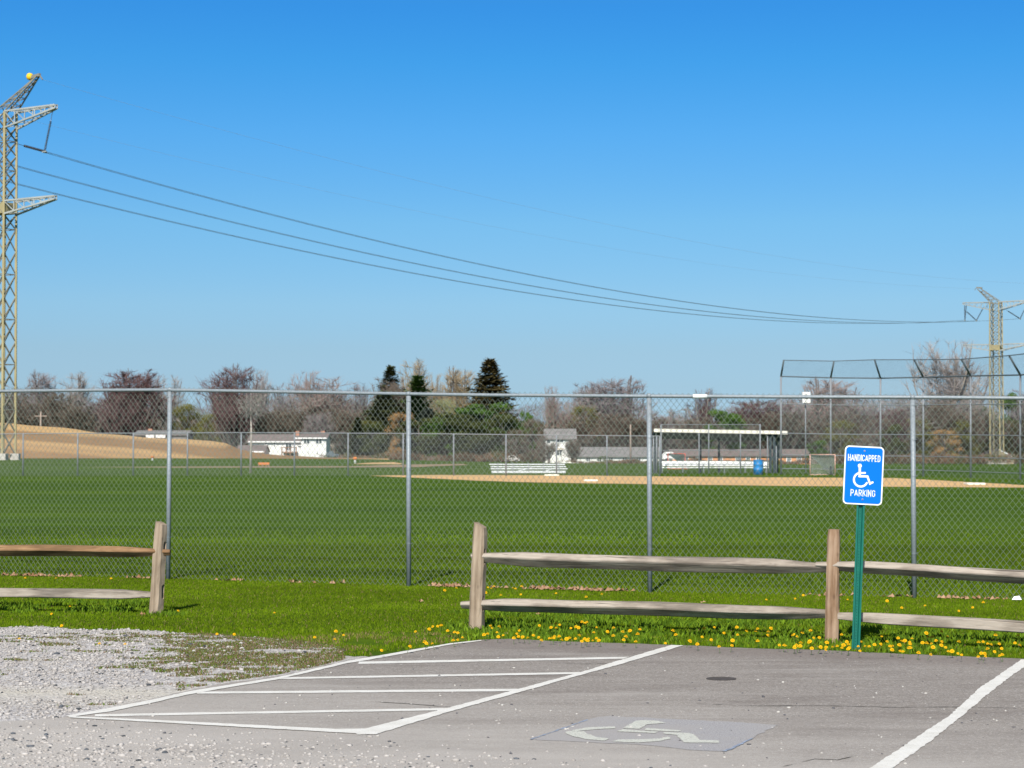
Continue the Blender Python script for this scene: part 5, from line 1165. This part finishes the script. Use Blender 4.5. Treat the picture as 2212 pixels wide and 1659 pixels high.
def conifer_mesh(seed, nwh, width, drop, dense, ragged=.2, curve=.62, clear=.03):
    r = rnd(seed); V = []; Fc = []; tr_ = MB(); tr_.tube([(0, 0, 0), (0, 0, 9.8)], [.18, .02], 6)
    for i in range(nwh):
        f = clear + (1 - clear) * (i + r.random() * .5) / nwh; z = 10 * f; R0 = width / 2 * float(np.interp(1 - f, [0, .05, .1, .2, .3, .4, .57, .8, 1], [.02, .13, .25, .46, .60, .71, .85, .97, 1.0])) ** curve * r.uniform(1 - ragged, 1 + ragged * .6) + .05
        nb = max(4, int(dense * (0.4 + (1 - f))))
        for k in range(nb):
            an = r.uniform(0, 6.28); Rb = R0 * r.uniform(.55, 1.12); base = Vector((0, 0, z)); tip = Vector((math.cos(an) * Rb, math.sin(an) * Rb, z + drop * Rb + r.uniform(-.1, .25)))
            n = max(3, int(Rb * 4.5)); dirv = (tip - base).normalized(); side = Vector((-math.sin(an), math.cos(an), 0))
            for j in range(n):
                c_ = base.lerp(tip, (j + .6) / n * .98); c_.z -= .10 * math.sin((j + .6) / n * 3.0)
                ww = (.16 + .30 * (1 - j / n)) * r.uniform(.7, 1.3) * (width / 4.5) ** .5
                for s_ in (-1, 1):
                    e = c_ + side * s_ * ww + dirv * ww * .7 + Vector((0, 0, r.uniform(-.22, .03))); nn = Vector((r.gauss(0, .1), r.gauss(0, .1), .10)) * 1.0
                    kk = len(V); V += [c_ - dirv * .09, c_ + dirv * .10 - nn * .5, e + dirv * .05, e - dirv * .10 + nn * .4]; Fc.append((kk, kk + 1, kk + 2, kk + 3))
            kk = len(V); V += [tip - dirv * .3 - side * .07, tip - dirv * .3 + side * .07, tip + dirv * .15, tip + dirv * .1 + Vector((0, 0, .05))]; Fc.append((kk, kk + 1, kk + 2, kk + 3))
    kk = len(V); V += [Vector((-.05, 0, 9.4)), Vector((.05, 0, 9.4)), Vector((.01, 0, 10)), Vector((-.01, 0, 10))]; Fc.append((kk, kk + 1, kk + 2, kk + 3))
    return tr_.mesh('trunk', True), np_mesh('crown', np.array([v[:] for v in V]), np.array(Fc), 4), width / 2
def leafy_mesh(seed, clumps, leafn, size, spreadx=3.0, low=.1, cs=(.9, 1.8), flat=1.0):
    """round crown built of uneven leaf clumps; 10 m tall"""
    r = rnd(seed); V = []; Fc = []; tr_ = MB(); tr_.tube([(0, 0, 0), (.1, 0, 4), (0, 0, 8)], [.22, .16, .05], 6); cent = []
    for i in range(clumps):
        a = r.uniform(0, 6.28); zz = r.uniform(low, .94); rr_ = spreadx * math.sin(math.acos(max(-1, min(1, (zz - .45) / .56)))) * r.uniform(.2, 1.0) ** .6
        c_ = Vector((rr_ * math.cos(a), rr_ * math.sin(a), zz * 10)); s_ = r.uniform(*cs); c_.z = min(c_.z, 10 - s_ * .62 * flat); cent.append((c_, s_)); tr_.tube([(0, 0, c_.z * .55), c_], [.08, .03], 4)
    for c_, s_ in cent:
        for _ in range(leafn):
            d = Vector((r.gauss(0, 1), r.gauss(0, 1), r.gauss(0, 1))).normalized(); rad = s_ * r.random() ** .4; p = c_ + Vector((d.x, d.y, d.z * .62 * flat)) * rad
            n1 = Vector((r.gauss(0, 1), r.gauss(0, 1), r.gauss(0, 1))).normalized(); n2 = n1.cross(d).normalized() * size * r.uniform(.4, .8); n1 = n1 * size * r.uniform(.7, 1.4)
            k = len(V); V += [p - n1 * .5, p + n2 * .5, p + n1 * .5, p - n2 * .5]; Fc.append((k, k + 1, k + 2, k + 3))
    return tr_.mesh('trunk', True), np_mesh('crown', np.array([v[:] for v in V]), np.array(Fc), 4), spreadx + .8
KIND = {
 'vase': bare_tree_mesh(1, [(0, 6.4, 3.2, 3.6), (-1.2, 7.4, 1.8, 2.6), (1.3, 7.2, 1.9, 2.8)], 20, 200, 5200, (.06, .28)),
 'round': bare_tree_mesh(2, [(0, 6.0, 3.3, 3.9), (0.6, 7.0, 2.4, 2.9)], 16, 190, 5000, (.18, .5)),
 'tall': bare_tree_mesh(3, [(-1.0, 7.4, 1.2, 2.6), (1.1, 7.6, 1.3, 2.4), (0, 6.2, 2.0, 3.0), (2.0, 6.0, 1.0, 1.6), (-2.1, 5.6, 1.0, 1.6)], 15, 130, 2800, (.25, .6), .012),
 'open': bare_tree_mesh(4, [(-1.4, 7.2, 1.5, 2.3), (1.4, 7.4, 1.5, 2.2), (0, 5.2, 2.6, 2.2)], 13, 120, 2700, (.2, .5), .012),
 'dense': bare_tree_mesh(5, [(0, 5.4, 3.5, 4.2), (-1.4, 7.2, 1.8, 2.5), (1.4, 7.3, 1.9, 2.4)], 20, 260, 8500, (.06, .35), .016, .6),
 'dense2': bare_tree_mesh(6, [(0, 5.0, 3.8, 4.4), (1.8, 6.0, 1.8, 2.6), (-2, 5.6, 1.8, 2.4)], 20, 260, 8000, (.05, .35), .016, .5),
 'airy': bare_tree_mesh(7, [(0, 6.4, 1.7, 3.3), (.5, 7.6, 1.1, 2.2)], 12, 70, 1100, (.25, .6), .013),
 'spruce': conifer_mesh(1, 60, 5.2, .02, 26, .22, 1.0), 'spruce2': conifer_mesh(2, 50, 4.6, .18, 20, .30, 1.1), 'narrow': conifer_mesh(3, 44, 3.6, .45, 20, .3, .9),
 'pine': leafy_mesh(1, 34, 420, .27, 3.6, .12), 'pine2': leafy_mesh(2, 26, 420, .29, 3.2, .22), 'shrub': leafy_mesh(3, 36, 380, .20, 3.6, .08), 'shrub2': leafy_mesh(4, 40, 230, .18, 3.4, .05)}
TL = [ # u, top v, width px, Y, kind, crown, bark, label
 (-25, 842, 80, 470, 'round', 'tw_mauve', 'bark', 'mauve bare tree half outside the left edge behind the left pylon'),
 (50, 838, 85, 480, 'dense2', 'tw_brown', 'bark', 'low brownish bare tree just right of the left pylon leg'),
 (88, 808, 62, 475, 'vase', 'tw_mauve', 'bark', 'grey mauve bare tree with twin lobed crown behind the utility pole'),
 (122, 850, 80, 460, 'dense', 'tw_brown', 'bark', 'wide brownish bare tree below the twin lobed crown'),
 (168, 808, 82, 470, 'open', 'tw_pale', 'bark', 'pale bare tree with wide open crown, second tall crown from the left'),
 (205, 868, 80, 450, 'dense2', 'tw_mauve', 'bark', 'short mauve thicket tree left of the dark red tree'),
 (296, 806, 128, 430, 'dense', 'tw_red', 'bark', 'big dark red budding tree above the grey roofed hilltop house'),
 (262, 850, 90, 425, 'dense2', 'tw_red', 'bark', 'lower dark red tree filling the left flank of the big red one'),
 (365, 815, 62, 480, 'open', 'tw_pale', 'bark', 'pale thin bare tree between the dark red tree and the first fence post'),
 (405, 871, 92, 440, 'shrub', 'tw_olive', 'bark', 'rounded olive green tree right of the first tall fence post'),
 (450, 890, 60, 435, 'shrub2', 'tw_olive', 'bark', 'smaller olive bush tree below the second red tree'),
 (500, 796, 110, 440, 'vase', 'tw_red', 'bark', 'upright dark red twigged tree left of the split level house'),
 (512, 840, 80, 435, 'dense', 'tw_red', 'bark', 'dense red brown tree at the foot of the upright red one'),
 (566, 804, 66, 490, 'tall', 'tw_pale', 'bark', 'pale slender bare tree above the left wing of the split level house'),
 (610, 832, 80, 485, 'open', 'tw_mauve', 'bark', 'mauve bare tree behind the ridge of the split level house'),
 (666, 806, 96, 480, 'tall', 'tw_pink', 'bark_pale', 'tall pinkish bare tree rising over the split level house'),
 (722, 820, 96, 475, 'round', 'tw_pink', 'bark_pale', 'broad pinkish bare tree right of the tallest pink one'),
 (775, 832, 70, 480, 'open', 'tw_mauve', 'bark', 'slim mauve bare tree just left of the dark spruces'),
 (640, 880, 120, 470, 'dense2', 'tw_brown', 'bark', 'low brown tree directly behind the white house roof'),
 (745, 885, 100, 465, 'dense2', 'tw_brown', 'bark', 'low brown thicket tree right of the white house'),
 (843, 791, 108, 455, 'spruce2', 'nd_dark', 'bark', 'dark pointed spruce, leftmost of the tall evergreens'),
 (838, 826, 90, 452, 'dense2', 'tw_brown', 'bark', 'brown bare tree tangled around the leftmost tall spruce'),
 (830, 846, 140, 440, 'spruce', 'nd_dark', 'bark', 'broad dark spruce below the leftmost tall evergreen'),
 (773, 903, 48, 425, 'narrow', 'nd_dark', 'bark', 'small narrow dark conifer right of the white house'),
 (895, 781, 84, 480, 'open', 'tw_tan', 'bark', 'tall bare tree behind the bright green conifer'),
 (903, 812, 100, 450, 'narrow', 'nd_green', 'bark', 'bright green narrow conifer beside the second fence post'),
 (938, 812, 54, 470, 'tall', 'tw_tan', 'bark', 'tan bare tree right of the bright green conifer'),
 (985, 802, 96, 480, 'vase', 'tw_tan', 'bark', 'tan fan shaped bare tree left of the biggest spruce'),
 (1058, 777, 146, 440, 'spruce', 'nd_brown', 'bark', 'biggest spruce, tall and brown tinged, right of centre left'),
 (868, 888, 80, 420, 'shrub2', 'tw_orange', 'bark', 'orange brown leafing tree between the dark spruce and the second fence post'),
 (958, 858, 96, 446, 'shrub2', 'tw_lime', 'bark', 'pale yellow green leafing tree between the conifers'),
 (925, 884, 112, 425, 'spruce2', 'nd_blue', 'bark', 'bluish spruce just right of the second fence post'),
 (1045, 866, 186, 425, 'pine', 'nd_green', 'bark', 'rounded green pine in front of the biggest spruce'),
 (985, 890, 186, 420, 'pine2', 'nd_dark', 'bark', 'dark spreading pine between the blue spruce and the green pine'),
 (1085, 892, 96, 420, 'pine2', 'nd_dark', 'bark', 'dark low pine at the right foot of the biggest spruce'),
 (1137, 884, 46, 440, 'pine', 'nd_green', 'bark', 'small round topped green tree right of the biggest spruce'),
 (1150, 902, 80, 430, 'shrub2', 'tw_brown', 'bark', 'brown leafing tree left of the two storey white house'),
 (1193, 838, 62, 470, 'tall', 'tw_pink', 'bark_pale', 'rosy bare tree rising behind the two storey white house'),
 (1222, 872, 70, 470, 'round', 'tw_pink', 'bark_pale', 'short rosy bare tree above the two storey house roof'),
 (1262, 872, 84, 455, 'shrub2', 'tw_olive', 'bark', 'olive brown leafing tree right of the two storey house'),
 (1275, 836, 92, 480, 'dense2', 'tw_mauve', 'bark', 'mauve brown bare tree behind the olive brown one'),
 (1335, 821, 128, 475, 'vase', 'tw_mauve', 'bark', 'wide grey fan shaped bare tree left of the third fence post'),
 (1310, 895, 110, 455, 'dense', 'tw_brown', 'bark', 'low brown tree above the ranch house roof'),
 (1390, 905, 90, 450, 'dense2', 'tw_brown', 'bark', 'low brown tree behind the third fence post'),
 (1468, 886, 96, 480, 'round', 'tw_pale', 'bark', 'pale low bare tree above the left half of the dugout roof'),
 (1517, 843, 58, 470, 'airy', 'tw_red', 'bark_pale', 'thin reddish tree standing up above the dugout roof'),
 (1563, 880, 108, 445, 'pine', 'nd_green', 'bark', 'green spreading pine above the dugout roof'),
 (1650, 868, 120, 470, 'dense', 'tw_red', 'bark', 'dark red brown tree behind the first backstop post'),
 (1710, 880, 90, 465, 'dense2', 'tw_mauve', 'bark', 'mauve brown tree under the loudspeaker box'),
 (1788, 823, 118, 475, 'vase', 'tw_pink', 'bark', 'domed pinkish brown bare tree behind the second backstop post'),
 (1745, 905, 100, 455, 'dense2', 'tw_brown', 'bark', 'low brown tree above the small orange goal'),
 (1825, 895, 90, 460, 'dense', 'tw_brown', 'bark', 'low brown tree left of the handicapped sign'),
 (1880, 868, 92, 480, 'open', 'tw_pale', 'bark', 'pale bare tree directly above the handicapped sign'),
 (1925, 885, 60, 470, 'dense', 'tw_red', 'bark', 'small dark red tree right of the handicapped sign top'),
 (1955, 860, 100, 490, 'round', 'tw_pale', 'bark', 'pale rounded bare tree right of the fourth fence post'),
 (2042, 741, 150, 560, 'tall', 'tw_pale', 'bark_pale', 'very tall pale bare tree left of the right hand pylon'),
 (2030, 868, 120, 540, 'dense2', 'tw_brown', 'bark', 'brown tree around the foot of the very tall bare tree'),
 (2095, 850, 90, 545, 'round', 'tw_pale', 'bark', 'pale bare tree between the very tall one and the right hand pylon'),
 (2112, 872, 100, 550, 'pine2', 'nd_green', 'bark', 'dark green pine left of the right hand pylon'),
 (2185, 848, 92, 550, 'pine2', 'nd_green', 'bark', 'ragged green pine right of the right hand pylon'),
 (2225, 850, 110, 540, 'dense2', 'tw_mauve', 'bark', 'mauve bare tree at the right edge of the view'),
 (2190, 905, 110, 535, 'shrub', 'nd_dark', 'bark', 'dark bushy evergreen behind the tan shed'),
 (1172, 940, 34, 412, 'shrub2', 'tw_brown', 'bark', 'small brown bush tree hiding the left wall of the two storey house'),
 (1240, 980, 22, 414, 'shrub2', 'tw_olive', 'bark', 'little olive shrub between the white shed and the ranch house'),
 (1305, 984, 30, 412, 'shrub2', 'nd_green', 'bark', 'low green bush before the ranch house near the first brick bay'),
 (1860, 945, 80, 440, 'shrub2', 'tw_brown', 'bark', 'brown scrub tree screening the grey roofed house'),
 (1765, 950, 60, 430, 'shrub', 'nd_green', 'bark', 'dark green bush behind the small orange framed goal'),
 (1690, 892, 110, 450, 'dense', 'tw_brown', 'bark', 'brown bushy tree right behind the dugout roof end'),
 (1735, 868, 90, 485, 'dense2', 'tw_pink', 'bark', 'pinkish brown tree left of the domed bare tree'),
 (1815, 905, 100, 445, 'shrub2', 'tw_olive', 'bark', 'olive brown scrub tree below the domed bare tree'),
 (1900, 900, 90, 450, 'shrub2', 'tw_brown', 'bark', 'brown leafing tree just right of the sign edge'),
 (1848, 880, 100, 478, 'dense2', 'tw_mauve', 'bark', 'mauve bare tree behind and left of the sign'),
 (1990, 876, 110, 500, 'dense', 'tw_brown', 'bark', 'brown bare tree right of the fourth tall fence post'),
 (1925, 915, 70, 445, 'shrub', 'nd_dark', 'bark', 'dark evergreen bush left of the fourth tall fence post'),
 (2085, 888, 100, 505, 'dense2', 'tw_brown', 'bark', 'low brown bare tree in front of the left hand pine by the pylon'),
 (2040, 925, 80, 470, 'shrub2', 'tw_orange', 'bark', 'orange brown scrub bush between backstop posts'),
 (2150, 925, 90, 545, 'shrub', 'nd_green', 'bark', 'green bush right behind the foot of the right hand pylon'),
 (1250, 912, 80, 445, 'dense', 'tw_brown', 'bark', 'brown bare tree against the right wall of the two storey house'),
 (1345, 902, 90, 448, 'dense', 'tw_brown', 'bark', 'brown bare tree rising behind the ranch house ridge'),
 (1430, 902, 80, 460, 'dense2', 'tw_mauve', 'bark', 'mauve bare tree behind the left end of the dugout roof'),
 (1605, 905, 100, 455, 'dense', 'tw_brown', 'bark', 'brown bare tree behind the middle of the dugout roof'),
 (1505, 905, 100, 452, 'dense2', 'tw_brown', 'bark', 'brown thicket tree under the thin reddish tree'),
 (590, 892, 80, 450, 'dense', 'tw_brown', 'bark', 'brown bare tree behind the left wing of the white house'),
 (690, 895, 80, 448, 'dense2', 'tw_mauve', 'bark', 'mauve bare tree behind the two storey part of the split level house'),
 (800, 905, 70, 430, 'shrub2', 'tw_olive', 'bark', 'olive bush tree between the small conifer and the broad dark spruce'),
 (30, 872, 100, 450, 'dense', 'tw_brown', 'bark', 'brown thicket tree behind the left pylon base'),
 (170, 878, 110, 445, 'dense', 'tw_brown', 'bark', 'brown thicket tree above the crest of the soil hill'),
 (1115, 925, 60, 416, 'shrub2', 'tw_brown', 'bark', 'russet bush at the right foot of the evergreens'),
 (1186, 955, 40, 408, 'airy', 'tw_brown', 'bark', 'small bare tree standing before the white two storey house'),
 (1236, 950, 44, 410, 'dense2', 'tw_brown', 'bark', 'low bare bush against the corner of the two storey house'),
 (905, 900, 110, 418, 'pine', 'nd_dark', 'bark', 'dark bushy pine at the foot of the bluish spruce'),
 (962, 896, 120, 419, 'pine', 'nd_green', 'bark', 'green bushy pine between the bluish spruce and the dark spreading pine'),
 (1018, 910, 120, 416, 'pine2', 'nd_dark', 'bark', 'dark low pine in the middle of the evergreen clump'),
 (806, 912, 80, 421, 'pine2', 'nd_dark', 'bark', 'dark low pine at the left end of the evergreen clump'),
 (862, 880, 100, 436, 'spruce', 'nd_dark', 'bark', 'dark spruce filling the gap behind the orange brown tree'),
 (1970, 900, 110, 480, 'shrub2', 'tw_olive', 'bark', 'olive scrub tree behind the fourth fence post'),
 (2070, 905, 110, 500, 'shrub2', 'tw_olive', 'bark', 'olive brown scrub tree left of the tan shed'),
]
seen = {}
rr = rnd(99)
for (u, vt, wpx, Y, kd, cm_, bk_m, label) in TL:
    tm, cme, half = KIND[kd]; t = at(u, vt, Y); z0 = gz(Y, u); hgt = t.z - z0; wid = wpx / F * Y
    root = empty('tree' if kd[:3] not in ('spr', 'nar', 'pin') else ('pine_tree' if kd[:3] == 'pin' else 'spruce_tree'), (t.x, Y, z0), label, 'tree', None)
    if seen.get(kd) is None:
        seen[kd] = 1; tm.materials.append(M[bk_m]); cme.materials.append(M[cm_])
    sx = wid / 2 / half; sz = hgt / 10; rot = rr.uniform(0, 6.28)
    for nm, me, mt in (('trunk', tm, bk_m), ('crown', cme, cm_)):
        o = bpy.data.objects.new(nm, me); col.objects.link(o); o.parent = root; o.scale = (sx, sx, sz); o.rotation_euler = (0, 0, rot)
        o.material_slots[0].link = 'OBJECT'; o.material_slots[0].material = M[mt]
# sapling in the outfield
q = gr(541, 1022); root = empty('sapling', q, 'thin pale leafless sapling in front of the far fence left of the white house', 'tree')
tm, cme, half = KIND['airy']; hh = at(541, 842, q.y).z
m = MB(); m.tube([(0, 0, 0), (.05, 0, hh * .45), (.0, 0, hh * .8)], [.09, .06, .02], 7); m.build('trunk', M['birch'], root, True)
o = bpy.data.objects.new('crown', cme); col.objects.link(o); o.parent = root; sx = .75 / half; o.scale = (sx, sx, hh * .062); o.location = (0, 0, hh * .38); o.material_slots[0].link = 'OBJECT'; o.material_slots[0].material = M['tw_pale']

# undergrowth: one brushy mass of twigs along the tree line
def brush(n, ufn, Yr, hpx, seed, cols, wid=.05, ln=(.8, 2.2)):
    r = np.random.default_rng(seed); u = ufn(r, n); Y = r.uniform(Yr[0], Yr[1], n)
    vn = VN(seed); topv = hpx(u) - 22 * (fbm(vn, u * .03, u * 0) - .45)
    zb = H - np.interp(u, GU, GK) * Y / F; zt = H - (topv - 960) / F * Y
    hf = r.random(n) ** .8; z = zb + (zt - zb) * hf; x = (u - 1106) / F * Y
    d = np.stack([r.normal(0, .5, n), r.normal(0, .5, n), r.normal(.7, .5, n)], 1); d /= np.linalg.norm(d, axis=1)[:, None]
    L = r.uniform(ln[0], ln[1], n)[:, None]; a = np.stack([x, Y, z], 1); b = a + d * L
    s = np.cross(d, r.normal(size=(n, 3))); s /= np.linalg.norm(s, axis=1)[:, None]; s *= (wid * r.uniform(.5, 1.5, n))[:, None]
    V = np.stack([a - s, a + s, b + s * .4, b - s * .4], 1).reshape(-1, 3)
    cc = np.array(cols); w_ = fbm(VN(seed + 1), u * .028, z * .16); idx = np.clip(((w_ - .22) * 2.1 * len(cc)).astype(int) + r.integers(-1, 1, n), 0, len(cc) - 1)
    C = np.repeat(cc[idx] * r.uniform(.6, 1.3, n)[:, None], 4, 0)
    return V, np.arange(n * 4).reshape(-1, 4), C
cols = [(.065, .048, .038), (.10, .076, .062), (.135, .105, .09), (.085, .082, .034), (.125, .095, .055), (.165, .13, .12), (.05, .06, .025)]
hp = lambda u: np.interp(u, [-60, 60, 250, 420, 600, 760, 900, 1100, 1160, 1240, 1330, 1420, 1500, 1640, 1760, 1900, 2000, 2212], [900, 896, 896, 908, 912, 908, 905, 920, 918, 912, 914, 920, 922, 915, 912, 912, 908, 912])
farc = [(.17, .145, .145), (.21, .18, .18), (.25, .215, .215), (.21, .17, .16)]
hf_ = lambda u: np.interp(u, [-60, 100, 250, 420, 640, 760, 1100, 1240, 1380, 1430, 1560, 1700, 1800, 1900, 2212], [862, 866, 872, 885, 866, 872, 890, 868, 872, 905, 892, 862, 858, 864, 862])
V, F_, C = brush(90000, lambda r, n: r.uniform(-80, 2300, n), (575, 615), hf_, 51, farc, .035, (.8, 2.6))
tag(link('distant_wood', np_mesh('distant_wood', V, F_, 4, C), M['blade']), 'far bare wood reading as one pale mauve mass behind the tree line', 'distant wood', kind='stuff')
V, F_, C = brush(150000, lambda r, n: r.uniform(-60, 2280, n), (525, 565), hp, 41, cols, .055, (.8, 2.2))
tag(link('undergrowth', np_mesh('undergrowth', V, F_, 4, C), M['blade']), 'brown leafless thicket running along the foot of the whole tree line', 'undergrowth', kind='stuff')
def low_u(r, n):
    c_ = r.choice([760, 830, 900, 960, 1020, 1080, 1290, 1340, 1400, 1470, 1560, 1600, 1650, 1720, 1800, 1870, 1930, 1990, 2050, 2100, 2180], n); return c_ + r.normal(0, 32, n)
V, F_, C = brush(26000, low_u, (396, 408), lambda u: np.where(u < 1180, 984.0, np.where(u < 1440, 1000.0, np.where(u < 1760, 999.0, 985.0))), 43, [(.10, .07, .045), (.17, .115, .08), (.21, .13, .085), (.08, .095, .03), (.20, .14, .11)], .05, (.2, .7))
tag(link('hedge_brush', np_mesh('hedge_brush', V, F_, 4, C), M['blade']), 'low russet brush and small bushes in front of the houses at the field edge', 'brush', kind='stuff')
